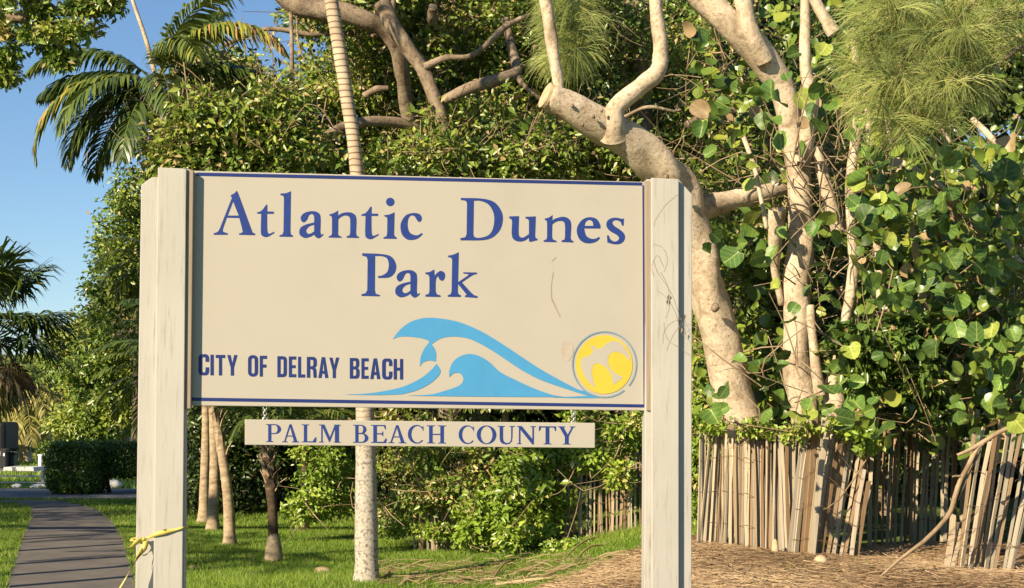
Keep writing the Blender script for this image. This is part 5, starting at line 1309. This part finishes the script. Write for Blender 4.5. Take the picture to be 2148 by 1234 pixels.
# second multi-stem sea grape with big round leaves
sg = empty('sea_grape', on_ground(P(1720, 1100, 15.6).x, 15.6), 'sea grape thicket with large round leaves and tan stems on the right', 'tree')
STEMS = [[(1705, 1120, 15.8, 70), (1690, 900, 15.8, 62), (1672, 740, 15.7, 60), (1672, 600, 15.7, 58), (1680, 480, 15.7, 56), (1672, 330, 15.6, 50), (1640, 190, 15.5, 58), (1590, 110, 15.4, 66), (1510, 30, 15.3, 60), (1430, -50, 15.3, 52)],
         [(1605, 130, 15.3, 40), (1572, 60, 15.2, 40), (1552, -40, 15.2, 36)], [(1680, 340, 15.4, 40), (1700, 230, 15.3, 36), (1690, 130, 15.3, 24), (1688, -40, 15.3, 22)],
         [(1735, 1100, 15.4, 56), (1748, 870, 15.3, 52), (1750, 800, 15.3, 34), (1770, 690, 15.2, 22), (1790, 560, 15.2, 24), (1784, 380, 15.2, 24), (1800, 240, 15.2, 18), (1790, 60, 15.2, 14)],
         [(1720, 830, 15.2, 24), (1705, 720, 15.2, 20), (1700, 640, 15.2, 16)], [(1760, 480, 15.5, 34), (1735, 400, 15.4, 28), (1712, 310, 15.4, 22)],
         [(1750, 70, 15.2, 30), (1725, 30, 15.2, 26), (1700, -20, 15.2, 24)], [(1850, 640, 15.0, 22), (1838, 500, 15.0, 16), (1830, 360, 15.0, 16), (1815, 180, 15, 12)],
         [(1880, 335, 14.6, 14), (1930, 362, 14.5, 13), (1985, 400, 14.4, 12)], [(2040, 250, 15, 14), (2080, 290, 14.9, 14), (2110, 330, 14.9, 10)], [(1960, 250, 14.8, 12), (1995, 300, 14.8, 11)],
         [(1860, 250, 15.2, 14), (1900, 420, 15.3, 16), (1935, 620, 15.4, 18), (1945, 800, 15.6, 20), (1945, 905, 16.6, 16)], [(2090, 430, 14.6, 8), (2120, 520, 14.4, 12), (2148, 560, 14.3, 14)],
         [(1560, 290, 15.4, 10), (1585, 360, 15.2, 10), (1608, 480, 15.1, 9)], [(1630, 440, 15.4, 40), (1625, 560, 15.6, 18), (1640, 640, 15.7, 14)]]
for i, L in enumerate(STEMS):
    limb_obj('trunk' if i == 0 else 'stem', L, M['bark_pale'], sg, 12 if i == 0 else 8, 0.04)

def round_leaf(v):
    rs = random.Random(v + 50)
    n = 16; pts = [(0.0, 0.45, -0.05)]
    for ring, f in ((0, .55), (1, 1.0)):
        for i in range(n):
            a = 2 * math.pi * i / n - math.pi / 2
            r_ = 0.5 * f * (1 + (0.06 * math.sin(3 * a + v) + rs.uniform(-.025, .025)) * f)
            x_ = r_ * 1.04 * math.cos(a); y_ = 0.48 + r_ * 0.98 * math.sin(a)
            if i == 0 and ring: y_ += 0.12
            z_ = -0.05 + (0.25 + 0.14 * v) * abs(x_) ** 1.4 + 0.18 * (y_ - .45) ** 2 * (1 if v % 2 else -0.9) + 0.03 * math.sin(4 * a + v) * ring
            pts.append((x_, y_, z_))
    Fq = [(0, 1 + i, 1 + (i + 1) % n) for i in range(n)] + [(1 + i, 1 + n + i, 1 + n + (i + 1) % n, 1 + (i + 1) % n) for i in range(n)]
    return pts, Fq
LEAFM = {}
for v in range(4):
    pts, Fq = round_leaf(v)
    for k in range(4):
        me = bpy.data.meshes.new('leaf'); me.from_pydata(pts, [], Fq); me.update()
        for p in me.polygons: p.use_smooth = True
        me.materials.append(SG[k]); LEAFM[(v, k)] = me

def leaf_density(x, y):
    if x < 1455 or y < 20 or y > 925: return 0
    d = 0.0
    if x > 1780 and y > 300: d = 1.0
    elif 1440 < x < 1600 and 680 < y < 880: d = 0.24
    elif x > 1600 and 690 < y < 910: d = 0.55 if x < 1790 else 0.9
    elif x > 1560 and 150 < y < 330 and x < 1800: d = 0.5
    elif 1480 < x < 1650 and 470 < y < 560: d = 0.7
    elif 1560 < x < 1800 and 330 <= y <= 690: d = 0.2
    elif 1440 < x < 1560 and 70 < y < 330: d = 0.3
    elif x > 1650 and y < 150 and x < 1780: d = 0.45
    if x > 1790 and y < 290: d = 0.12
    if 1840 < x < 2030 and y > 800: d *= 0.25
    if x > 1760 and 640 < y < 800 and x < 2050: d *= 0.55
    return d
def leaf_orient():
    n = Vector((-0.2 + random.gauss(0, .7), -0.55 + random.gauss(0, .5), 0.45 + random.gauss(0, .55))).normalized()
    a = Vector((random.gauss(0, .7), random.gauss(0, .3), -0.5 + random.gauss(0, .6))); a = (a - n * a.dot(n)).normalized()
    return a, n
cnt = 0
fixed = [(1800, 378, 50), (1615, 190, 46), (1590, 540, 45), (1655, 500, 54), (1920, 440, 45), (2045, 540, 52), (2110, 360, 59), (2100, 720, 43), (2070, 755, 41), (2120, 770, 55), (1500, 495, 32), (1810, 565, 39), (1640, 770, 37),
         (1655, 675, 37), (1855, 900, 55), (1800, 850, 46), (1540, 905, 36), (1985, 470, 36), (2020, 880, 45), (2125, 890, 41), (1725, 465, 36), (1580, 350, 30), (1710, 190, 39), (1880, 600, 37), (1960, 560, 36), (1850, 540, 36), (2080, 690, 39)]
while cnt < 300:
    if cnt < len(fixed):
        x_, y_, sz = fixed[cnt]; D_ = 13.4
    else:
        x_, y_ = random.uniform(1455, 2165), random.uniform(20, 930)
        if random.random() > leaf_density(x_, y_): continue
        sz = random.uniform(28, 52); D_ = random.uniform(13.0, 15.2)
    a, n = leaf_orient()
    k = random.choices([0, 1, 2, 3], [.50, .36, .11, .03])[0]
    o = bpy.data.objects.new('leaf', LEAFM[(random.randrange(4), k)])
    s_ = sz * D_ / F
    xc = a.cross(n)
    Mx = Matrix((xc * s_ * random.uniform(.7, 1.08), a * s_, n * s_ * random.uniform(.4, 1.9))).transposed().to_4x4(); Mx.translation = P(x_, y_, D_) - a * s_ * 0.48 - Vector(sg.location)
    link(o, sg); o.matrix_basis = Mx
    cnt += 1
# the leaves further in, joined
parts = []
lp, lf = round_leaf(1); lp = np.array(lp)
ltri = np.array([t for f in lf for t in ([f] if len(f) == 3 else [(f[0], f[1], f[2]), (f[0], f[2], f[3])])])
k = 0
while k < 2600:
    x_, y_ = random.uniform(1450, 2190), random.uniform(-60, 950)
    if random.random() > max(leaf_density(x_, max(25, min(900, y_))), 0.10): continue
    D_ = random.uniform(14.0, 17.0) if x_ > 1800 else random.uniform(16.1, 17.4); a, n = leaf_orient(); s_ = random.uniform(16, 38) * D_ / F
    xc = a.cross(n); Mx = np.array([tuple(xc), tuple(a), tuple(n)]) * s_
    parts.append((lp @ Mx + np.array(tuple(P(x_, y_, D_))), ltri, np.full(len(ltri), random.choice([.05, .15, .25, .35, .45, .5, .6, .75]) if random.random() < .97 else 1.0)))
    k += 1
V, Fc, T = join(parts)
o = np_obj('inner_leaves', V, Fc, M['leaf'], sg, tint=T, smooth=True); o['kind'] = 'stuff'
cl = scatter(46, 1640, 2170, 300, 900, 14.2, 16.8, 30, 70, (.3, .6)) + scatter(10, 1450, 1640, 100, 800, 16, 17.5, 30, 60, (.3, .5))
V, Fq = twig_cloud(cl, 9, (0.003, 0.009), (0.4, 1.0)); np_obj('twigs', V, Fq, M['twig'], sg)['kind'] = 'stuff'
# glossy compound shrub at its foot and fill behind
shrub('glossy shrub with pointed leaves, coloured dark for deep shade under the sea grape', scatter(12, 1780, 1960, 690, 860, 14.4, 15.2, 35, 60, (.25, .4)), 900, M['leaf'], (0.09, 0.15), 2, sub_r=0.12, sub=16, ratio=0.38, tlo=0.02, thi=0.5)  # low tint range paints in the deep shadow between leaves
tree('thicket_tree', on_ground(P(1850, 1100, 17.5).x, 17.5), 'small-leaved dark thicket tree behind the sea grape', scatter(46, 1500, 2180, 0, 980, 16.8, 19, 55, 90, (.4, .7)), 520, trunk=[(1850, 1080, 17.8, 40), (1860, 700, 17.8, 36), (1840, 300, 17.8, 24)],
     mat_leaf_=M['leaf'], size=(0.05, 0.10), tlo=0.0, thi=0.6, brown=0.14, twigs=8)

tree('thicket_tree', on_ground(P(2400, 1100, 18).x, 18), 'leafy thicket tree continuing past the right edge of the view', scatter(34, 2190, 2700, 100, 1080, 16.5, 20, 80, 120, (.5, .9)), 300, trunk=[(2400, 1090, 18, 40), (2410, 700, 18, 36), (2390, 300, 18, 24)],
     mat_leaf_=M['leaf'], size=(0.08, 0.15), tlo=0.0, thi=0.7, brown=0.1, twigs=4)

# ------------------------------------------------------------------ drooping pine foliage, upper right
def pine_tufts(spots, n_str, length, name, parent):
    """each spot holds twigs; each twig carries a spray of long thin drooping needles"""
    parts = []
    for (px, py, D_, rx, ry) in spots:
        for _ in range(max(3, n_str // 14)):
            t0 = np.array(tuple(P(px + rx * random.gauss(0, .5), py + ry * random.gauss(0, .5), D_ + random.gauss(0, .22))))
            td = unit(np.array([random.gauss(-.25, .6), random.gauss(-.2, .5), random.gauss(-.15, .4)]))
            n = 16
            f = rng.random(n)
            p0 = t0 + td * (f * 0.12)[:, None]
            d = unit(td + rng.normal(size=(n, 3)) * 0.36)
            L = rng.uniform(length[0], length[1], n)[:, None]
            d2 = unit(d + np.array([0, 0, -0.38])); d3 = unit(d + np.array([0, 0, -1.0]))
            p1 = p0 + d * L * .36; p2 = p1 + d2 * L * .34; p3 = p2 + d3 * L * .3
            sv = unit(np.cross(d, np.array([0.3, -1, 0.2]))) * 0.0022
            V = np.stack([p0 - sv, p0 + sv, p1 - sv, p1 + sv, p2 - sv * .8, p2 + sv * .8, p3], axis=1).reshape(-1, 3)
            k = np.arange(n)[:, None] * 7
            Fc = np.concatenate([k + np.array([t]) for t in ([0, 1, 3], [0, 3, 2], [2, 3, 5], [2, 5, 4], [4, 5, 6])], axis=1).reshape(-1, 3)
            parts.append((V, Fc, np.repeat(np.clip(rng.normal(random.gauss(.5, .18), .12, n), 0, 1), 5)))
    V, Fc, T = join(parts)
    return np_obj(name, V, Fc, M['needle'], parent, tint=T)
pb_ = on_ground(5.6, 12.5)
pine = empty('drooping_pine', pb_, 'pine with soft drooping needles hanging into the upper right corner', 'tree')
V, Fq = tube([pb_, pb_ + Vector((0, 0, 3)), pb_ + Vector((-.2, .1, 6.5))], [.2, .15, .1], 10, 14, .04); np_obj('trunk', V, Fq, M['bark_grey'], pine, smooth=True)
for L in ([(2340, -60, 12.3, 30), (2200, 10, 12.2, 18), (2050, 60, 12.0, 9), (1930, 90, 12, 6), (1850, 130, 12, 3)], [(2300, 60, 12.4, 20), (2160, 90, 12.2, 10), (2060, 160, 12.1, 6), (1950, 210, 12, 4)], [(2300, -150, 12, 18), (2100, -60, 11.8, 10), (1950, -20, 11.8, 6)]):
    limb_obj('limb', L, M['bark_grey'], pine, 6, .02)
spots = []
for _ in range(60):
    x_ = random.uniform(1800, 2160); y_ = random.uniform(-40, 300)
    if y_ > 280 - (abs(x_ - 1920) - 30) * 0.9 and y_ > 90: continue
    spots.append((x_, y_, random.uniform(11.6, 12.6), 32, 26))
spots += [(1840, 60, 12, 40, 40), (1900, 130, 12, 40, 40), (1900, 200, 12, 40, 30), (1930, 260, 12, 35, 30), (1960, 180, 12, 40, 30), (1830, 130, 12, 25, 30), (2100, 30, 12, 40, 40), (2130, 90, 12, 30, 20), (2030, 80, 12.2, 40, 40), (1930, 60, 12.2, 40, 40), (1990, 30, 12, 40, 40)]
pine_tufts(spots, 150, (0.16, 0.34), 'needles', pine)
parts = []
for (px, py, D_, rx, ry) in spots:
    for _ in range(3):
        a0 = np.array(tuple(P(px + random.gauss(20, 15), py + random.gauss(-20, 12), D_))); b0 = np.array(tuple(P(px + random.gauss(-25, 20), py + random.gauss(22, 14), D_)))
        V, Fq = tube([a0, (a0 + b0) / 2 + rng.normal(size=3) * .03, b0], [.004, .003, .0015], 4, 6); parts.append((V, Fq))
V, Fq, _ = join(parts); np_obj('branchlets', V, Fq, M['twig'], pine)['kind'] = 'stuff'
# a lower branch hanging between the sprouts
lb = empty('hanging_pine_spray', P(1200, -60, 15.6), 'curtain of drooping pine needles between the two pale sprouts', 'foliage')
limb_obj('limb', [(1215, -90, 15.6, 8), (1205, -20, 15.6, 6), (1200, 40, 15.6, 3)], M['bark_grey'], lb, 5, .02)
pine_tufts([(1190, -20, 15.6, 24, 24), (1210, 20, 15.6, 26, 24), (1195, 60, 15.6, 26, 28), (1215, 80, 15.6, 22, 30), (1195, 110, 15.6, 18, 25)], 560, (0.24, 0.42), 'needles', lb)

# ------------------------------------------------------------------ fallen branch, debris on the ground
fbD = 13.2
br = empty('fallen_branch', G(1850, 1212), 'bare forked branch leaning from the ground against the right fence', 'branch')
g0 = G(1835, 1218)
def lb_(name, pts, sides=8):
    V, Fq = tube([p for p, _ in pts], [r_ for _, r_ in pts], sides, len(pts) * 4, 0.04)
    n = len(V); return mk(name, [tuple(v) for v in V], [tuple(int(i) for i in f) for f in Fq] + [tuple(range(n - sides, n)), tuple(range(sides))[::-1]], M['twig'], br, True)
lb_('main_stem', [(g0 + Vector((0, 0, -.01)), .010), (P(1890, 1172, 13.3), .014), (P(1945, 1130, 13.35), .019), (P(1990, 1080, 13.4), .021), (P(2004, 1040, 13.4), .022), (P(2014, 1010, 13.4), .021), (P(2030, 980, 13.4), .021), (P(2050, 940, 13.4), .021), (P(2062, 930, 13.4), .02)])
lb_('fork', [(P(2008, 955, 13.38), .013), (P(2030, 946, 13.38), .016), (P(2062, 928, 13.4), .021), (P(2100, 905, 13.4), .019), (P(2150, 885, 13.4), .015)])
lb_('side_twig', [(P(2018, 1000, 13.4), .013), (P(2006, 999, 13.38), .010), (P(1998, 1000, 13.36), .007)])
lb_('side_twig', [(P(2010, 1050, 13.42), .006), (P(2030, 1000, 13.42), .007), (P(2058, 945, 13.42), .008)])

def dry_strip(px0, py0, px1, py1, wd, arch, label, i):
    a = G(px0, py0); b = G(px1, py1); mid = a.lerp(b, .5)
    for q in (a, b): q.z += 0.02
    mid.z = (a.z + b.z) / 2 + arch * 0.5
    C, r_ = resample([a, mid, b], [wd * .3, wd * .55, wd * .1], 9)
    tg = unit(np.gradient(C, axis=0)); sd_ = unit(np.cross(tg, np.array([0, -.4, 1.0])))
    n = 9; up = np.array([0, 0, .012])
    V = np.vstack([C - sd_ * r_[:, None], C + up, C + sd_ * r_[:, None]])
    Fq = np.array([[i_, i_ + 1, n + i_ + 1, n + i_] for i_ in range(n - 1)] + [[n + i_, n + i_ + 1, 2 * n + i_ + 1, 2 * n + i_] for i_ in range(n - 1)])
    o = np_obj('dry_palm_sheath', V, Fq, M['palm_dry'], None, tint=np.full(len(Fq), .45 + .5 * ((i * 37) % 10) / 10), origin=a, smooth=True)
    sol = o.modifiers.new('solid', 'SOLIDIFY'); sol.thickness = 0.006
    tag(o, label, 'palm debris', 'dry palm debris on the ground')
strips = [(795, 1232, 832, 1190, .035, .03, 'curled dry palm sheath beside the ringed palm base'), (838, 1234, 880, 1208, .06, .03, 'broad brown dry sheath right of the ringed palm'), (870, 1226, 946, 1208, .05, .02, 'long flat tan sheath at the lawn edge'),
          (955, 1214, 1010, 1192, .02, .03, 'thin dry stalk pointing up right on the lawn'), (1030, 1226, 1075, 1180, .015, .10, 'slender dry stalk rising from the grass'), (1075, 1210, 1140, 1190, .05, .03, 'pale dry sheath in the middle of the debris'),
          (1120, 1222, 1200, 1194, .04, .03, 'tan strip of dry palm sloping to the right'), (1040, 1232, 1160, 1218, .05, .02, 'low tan palm strip at the bottom edge'), (1180, 1180, 1262, 1130, .012, .12, 'long bent straw in front of the old fence'),
          (1200, 1188, 1268, 1150, .012, .14, 'arching pale straw with its tip near the post'), (1230, 1196, 1330, 1176, .05, .02, 'flat dry frond piece left of the right post'), (1250, 1214, 1345, 1196, .05, .02, 'flat dry frond piece at the foot of the right post'),
          (1150, 1234, 1250, 1216, .05, .02, 'dry frond piece lying on the needle litter edge'), (930, 1232, 1000, 1218, .03, .02, 'thin tan strip along the bottom of the lawn')]
for i, s_ in enumerate(strips): dry_strip(*s_, i)
# shredded straw among the sheaths
parts = []
for _ in range(420):
    px = random.uniform(790, 1350); py = random.uniform(1234, 1190 - 24 * (px - 790) / 560) + random.uniform(-6, 4)
    c = np.array(tuple(G(px, py))) + np.array([0, 0, random.uniform(.01, .05)])
    a = random.gauss(.45, .6); L = random.uniform(.1, .45); d = np.array([math.cos(a), math.sin(a), random.gauss(.03, .16)])
    sd_ = np.array([-math.sin(a), math.cos(a), .5]) * random.uniform(.003, .010)
    m0 = c + np.array([0, 0, random.uniform(0, .03)])
    V = np.array([c - d * L / 2 - sd_ * .5, c - d * L / 2 + sd_ * .5, m0 - sd_, m0 + sd_, c + d * L / 2])
    parts.append((V, np.array([[0, 1, 3], [0, 3, 2], [2, 3, 4]]), np.full(3, random.uniform(.3, 1))))
V, Fc, T = join(parts)
tag(np_obj('straw', V, Fc, M['palm_dry'], tint=T), 'shredded tan straw scattered along the lower edge of the lawn', 'straw', kind='stuff')
# dark twigs on the needle litter
parts = []
for _ in range(60):
    px = random.uniform(1440, 2148); py = random.uniform(1180, 1234); c = np.array(tuple(G(px, py))) + np.array([0, 0, .02])
    a = random.gauss(.3, .5); L = random.uniform(.06, .3); d = np.array([math.cos(a), math.sin(a), 0])
    V, Fq = tube([c - d * L / 2, c + rng.normal(size=3) * .012, c + d * L / 2], [.005, .006, .003], 4, 5); parts.append((V, Fq))
V, Fq, _ = join(parts)
tag(np_obj('fallen_twigs', V, Fq, M['bark_dark']), 'small dark fallen twigs strewn over the needle litter', 'twigs', kind='stuff')
def rock(name, c, r3, mat, label, cat, group=None):
    m = MB(); rs = random.Random(hash(label) % 999)
    vs = []
    for b_ in np.linspace(-1.35, 1.4, 6):
        for a_ in np.linspace(0, 2 * math.pi, 10, endpoint=False):
            j = rs.uniform(.85, 1.15)
            vs.append(c + Vector((math.cos(a_) * math.cos(b_) * r3[0] * j, math.sin(a_) * math.cos(b_) * r3[1] * j, math.sin(b_) * r3[2])))
    n = len(vs)
    m.add(vs, [(q * 10 + i, q * 10 + (i + 1) % 10, q * 10 + 10 + (i + 1) % 10, q * 10 + 10 + i) for q in range(5) for i in range(10)] + [tuple(range(10))[::-1], tuple(range(n - 10, n))])
    o = m.build(name, mat, None, True, origin=c); tag(o, label, cat, group)
rock('log_stub', G(676, 1204) + Vector((0, 0, .03)), (.10, .05, .045), M['twig'], 'weathered log stub lying in the grass left of the ringed palm', 'log')
rock('log_stub', G(405, 1196) + Vector((0, 0, .02)), (.05, .05, .03), M['twig'], 'small brown stub in the grass by the left post', 'log')
rock('sawn_chunk', G(1722, 1188) + Vector((0, 0, .04)), (.065, .05, .055), M['cutwood'], 'pale sawn wood chunk at the foot of the leaning fence', 'wood')
rock('sawn_chunk', G(1626, 1166) + Vector((0, 0, .06)), (.035, .05, .09), M['cutwood'], 'upright pale wood chunk at the foot of the dense fence', 'wood')

# ------------------------------------------------------------------ hedge, road furniture, far things on the left
def hedge(label, x0, x1, D, depth, z0, z1, n, trunks=()):
    a = P(x0, 1000, D).x; b = P(x1, 1000, D).x; c = Vector(((a + b) / 2, D + depth / 2, 0))
    e = empty('hedge', c, label, 'hedge', 'clipped hedges by the road')
    half = np.array([(b - a) / 2, depth / 2, (z1 - z0) / 2]); cen = np.array([c.x, c.y, (z0 + z1) / 2])
    q = rng.uniform(-1, 1, (n, 3)); ax = rng.integers(0, 3, n); sg_ = np.sign(rng.normal(size=n)); dep = 1 - rng.random(n) ** 2 * 0.35
    q[np.arange(n), ax] = sg_ * dep
    q = q / np.maximum(1, (np.abs(q) ** 3.5).sum(1, keepdims=True) ** (1 / 3.5) * 0.97)
    nr = np.zeros((n, 3)); nr[np.arange(n), ax] = sg_
    V, Fc, T = leaves(cen + q * half + rng.normal(size=(n, 3)) * 0.045, rng.normal(size=(n, 3)) + nr * .5, nr + rng.normal(size=(n, 3)) * .6, rng.uniform(.05, .09, n), .55, rng.random(n) * .7)
    np_obj('foliage', V, Fc, M['leaf'], e, tint=T)
    for (px, D_, lean) in trunks:
        p = P(px, 1000, D_); p.z = 0; t = p + Vector((lean, 0, z0 + .25))
        V, Fq = tube([p, p.lerp(t, .5), t], [.05, .04, .035], 7, 8, .05); np_obj('stem', V, Fq, M['bark_dark'], e, smooth=True)
hedge('dark clipped square hedge where the path meets the road', 92, 198, 33.6, 1.2, 0.05, 1.05, 15000)
hedge('clipped hedge raised on bare stems beside the square hedge', 196, 320, 34.2, 1.0, 0.38, 1.05, 11000, [(216, 34.4, -.05), (230, 34.5, -.12), (290, 34.6, .1)])
hedge('small bright clipped bush behind the white post', 74, 104, 52.5, .8, .1, .75, 4000)

def bx_thing(name, label, cat, base, parts, group=None):
    e = empty(name, base, label, cat, group)
    for pn, c, s_, mt in parts:
        m = MB(); m.box(base + Vector(c), *s_); o = m.build(pn, M[mt], e)
        bv = o.modifiers.new('bevel', 'BEVEL'); bv.width = min(s_) * .12; bv.segments = 2
    return e
# wheel stops
for px, lab in [(16, 'leftmost'), (42, 'middle'), (61, 'rightmost')]:
    p = P(px, 989, 48.2); p.z = 0.012
    e = empty('wheel_stop', p, lab + ' of three white wheel stops by the parking lane', 'wheel stop', 'white wheel stops')
    m = MB(); m.prism([p + Vector(v) for v in ((-.14, 0, 0), (.14, 0, 0), (.12, 0, .11), (-.12, 0, .11))], (0, 1.2, 0)); m.build('block', M['concrete'], e)
for px, py, r3, lab in [(36, 1032, (.13, .09, .06), 'small white stone at the road edge, left of the rail post'), (83, 1031, (.22, .1, .06), 'flat white stone at the foot of the rail post'), (188, 1026, (.17, .12, .09), 'white boulder just right of the square hedge'), (238, 1024, (.19, .13, .13), 'white boulder behind the hedge stems')]:
    p = P(px, py, 36.9); p.z = r3[2] * .6
    rock('white_stone', p, r3, M['white'], lab, 'stone', 'white stones along the road')
# post and rail fence
p = P(90, 1020, 38.0); p.z = 0
e = empty('rail_fence', p, 'low pale post and rail fence beyond the road', 'fence')
def rail(name, a, b, s_):
    m = MB(); d = b - a; m.prism([a + Vector((0, -s_ / 2, -s_ / 2)), a + Vector((0, s_ / 2, -s_ / 2)), a + Vector((0, s_ / 2, s_ / 2)), a + Vector((0, -s_ / 2, s_ / 2))], d); m.build(name, M['concrete'], e)
for px in (90, -60):
    q = P(px, 1020, 38.0); q.z = 0; m = MB(); m.box(q + Vector((0, 0, .2)), .07, .07, .42); m.build('post', M['concrete'], e)
zt = P(90, 999, 38).z; zm = P(90, 1012, 38).z
rail('rail', Vector((P(-70, 1000, 38).x, 37.95, zt)), Vector((P(92, 1000, 38).x, 37.95, zt)), .035)
rail('rail', Vector((P(-70, 1000, 38).x, 37.95, zm)), Vector((P(98, 1000, 38).x, 37.95, zm)), .028)
# white bollard, white pillar
p = P(84, 978, 50); p.z = 0
bx_thing('bollard', 'short white bollard in front of the small bright bush', 'bollard', p, [('shaft', (0, 0, .2), (.1, .1, .45), 'white'), ('cap', (0, 0, .44), (.13, .13, .05), 'white')])
p = P(88, 945, 66); p.z = 0
bx_thing('gate_pillar', 'white pillar with low white wall among the far palms', 'pillar', p, [('pillar', (0, 0, .55), (.7, .5, 1.5), 'white'), ('cap', (0, 0, 1.33), (.8, .6, .08), 'white'), ('wall', (-.8, .1, .35), (1.0, .3, .7), 'white')])
p = P(64, 945, 62); p.z = 0
bx_thing('parked_car', 'small pale parked car between the far palm trunks', 'car', p, [('body', (0, 0, .45), (.55, 1.6, .4), 'white'), ('cabin', (0, .1, .78), (.5, .9, .3), 'glass'), ('wheel', (-.24, -.7, .2), (.08, .4, .4), 'black'), ('wheel', (.24, -.7, .2), (.08, .4, .4), 'black')])
# dark truck at the very edge, bins
p = P(-40, 960, 54); p.z = 0
bx_thing('parked_truck', 'dark truck with a white bumper cut by the left edge', 'truck', p, [('cab', (-.4, .6, .95), (2.5, 1.6, 1.0), 'dark_paint'), ('bumper', (-.4, -.25, .4), (2.6, .12, .16), 'white'), ('grille', (-.4, -.2, .6), (1.4, .1, .28), 'black'), ('wheel', (-1.3, .5, .25), (.25, .5, .5), 'black'), ('wheel', (.5, .5, .25), (.25, .5, .5), 'black'), ('windscreen', (-.4, -.22, 1.15), (1.9, .06, .4), 'glass')])
p = P(22, 985, 51); p.z = 0
bx_thing('trash_bin', 'dark green lidded bin beside the parking lane', 'bin', p, [('body', (0, 0, .24), (.34, .4, .44), 'green_bin'), ('lid', (.03, 0, .49), (.44, .46, .06), 'green_bin')], 'bins by the parking lane')
p = P(9, 984, 50.6); p.z = 0
bx_thing('trash_bin', 'black bin with a white sticker left of the green bin', 'bin', p, [('body', (0, 0, .3), (.2, .3, .56), 'black'), ('lid', (0, 0, .6), (.23, .33, .05), 'black'), ('sticker', (.03, -.155, .44), (.05, .01, .09), 'white')], 'bins by the parking lane')
# round red sign edge-on, grey pole, low building
p = P(257, 960, 45); p.z = 0
e = empty('road_sign', p, 'reddish road sign on a thin post above the raised hedge', 'sign')
m = MB(); m.tube([p, p + Vector((0, 0, 1.25))], [.018, .018], 6); m.build('pole', M['grey_metal'], e)
zc = P(257, 922, 45).z; m = MB(); a0 = R(40)
m.prism([Vector((p.x, p.y - .03, zc)) + Vector((math.cos(t) * .15 * math.cos(a0), math.cos(t) * .15 * math.sin(a0), math.sin(t) * .21)) for t in [R(22.5 + 45 * i) for i in range(8)]], Vector((math.sin(a0), -math.cos(a0), 0)) * .012); m.build('plate', M['sign_back'], e)
p = P(235, 950, 48); p.z = 0
m = MB(); m.tube([p, p + Vector((0, 0, 1.45))], [.05, .05], 8); o = m.build('marker_post', M['grey_metal'], None, origin=p); tag(o, 'pale grey square-topped post behind the hedge', 'post')
p = P(268, 940, 62); p.z = 0
e = bx_thing('low_building', 'low grey-roofed building glimpsed between hedge and tree', 'building', p, [('wall', (1.0, 2, .55), (2.6, 3, 1.1), 'white'), ('roof', (1.0, 2, 1.22), (2.9, 3.4, .2), 'roof'), ('window', (-.05, .49, .75), (.35, .05, .35), 'glass'), ('door', (.9, .49, .5), (.4, .05, .9), 'glass')])
# far tree line closing the horizon
for i, (x0, x1, y0, D_, lab) in enumerate([(-60, 120, 850, 85, 'low far tree at the left behind the golden palms'), (60, 330, 800, 80, 'far tree behind the roadside trees left of the post')]):
    tree('far_tree', Vector((P((x0 + x1) / 2, 900, D_).x, D_, 0)), lab, scatter(16, x0, x1, y0, 925, D_, D_ + 4, 40, 60, (1.5, 2.5)), 260, trunk=[((x0 + x1) / 2, 935, D_ + 2, 12), ((x0 + x1) / 2, 880, D_ + 2, 10)], mat_leaf_=M['leaf'], size=(0.25, 0.4), sub_r=0.6, sub=6, twigs=0, tlo=0.0, thi=0.7)
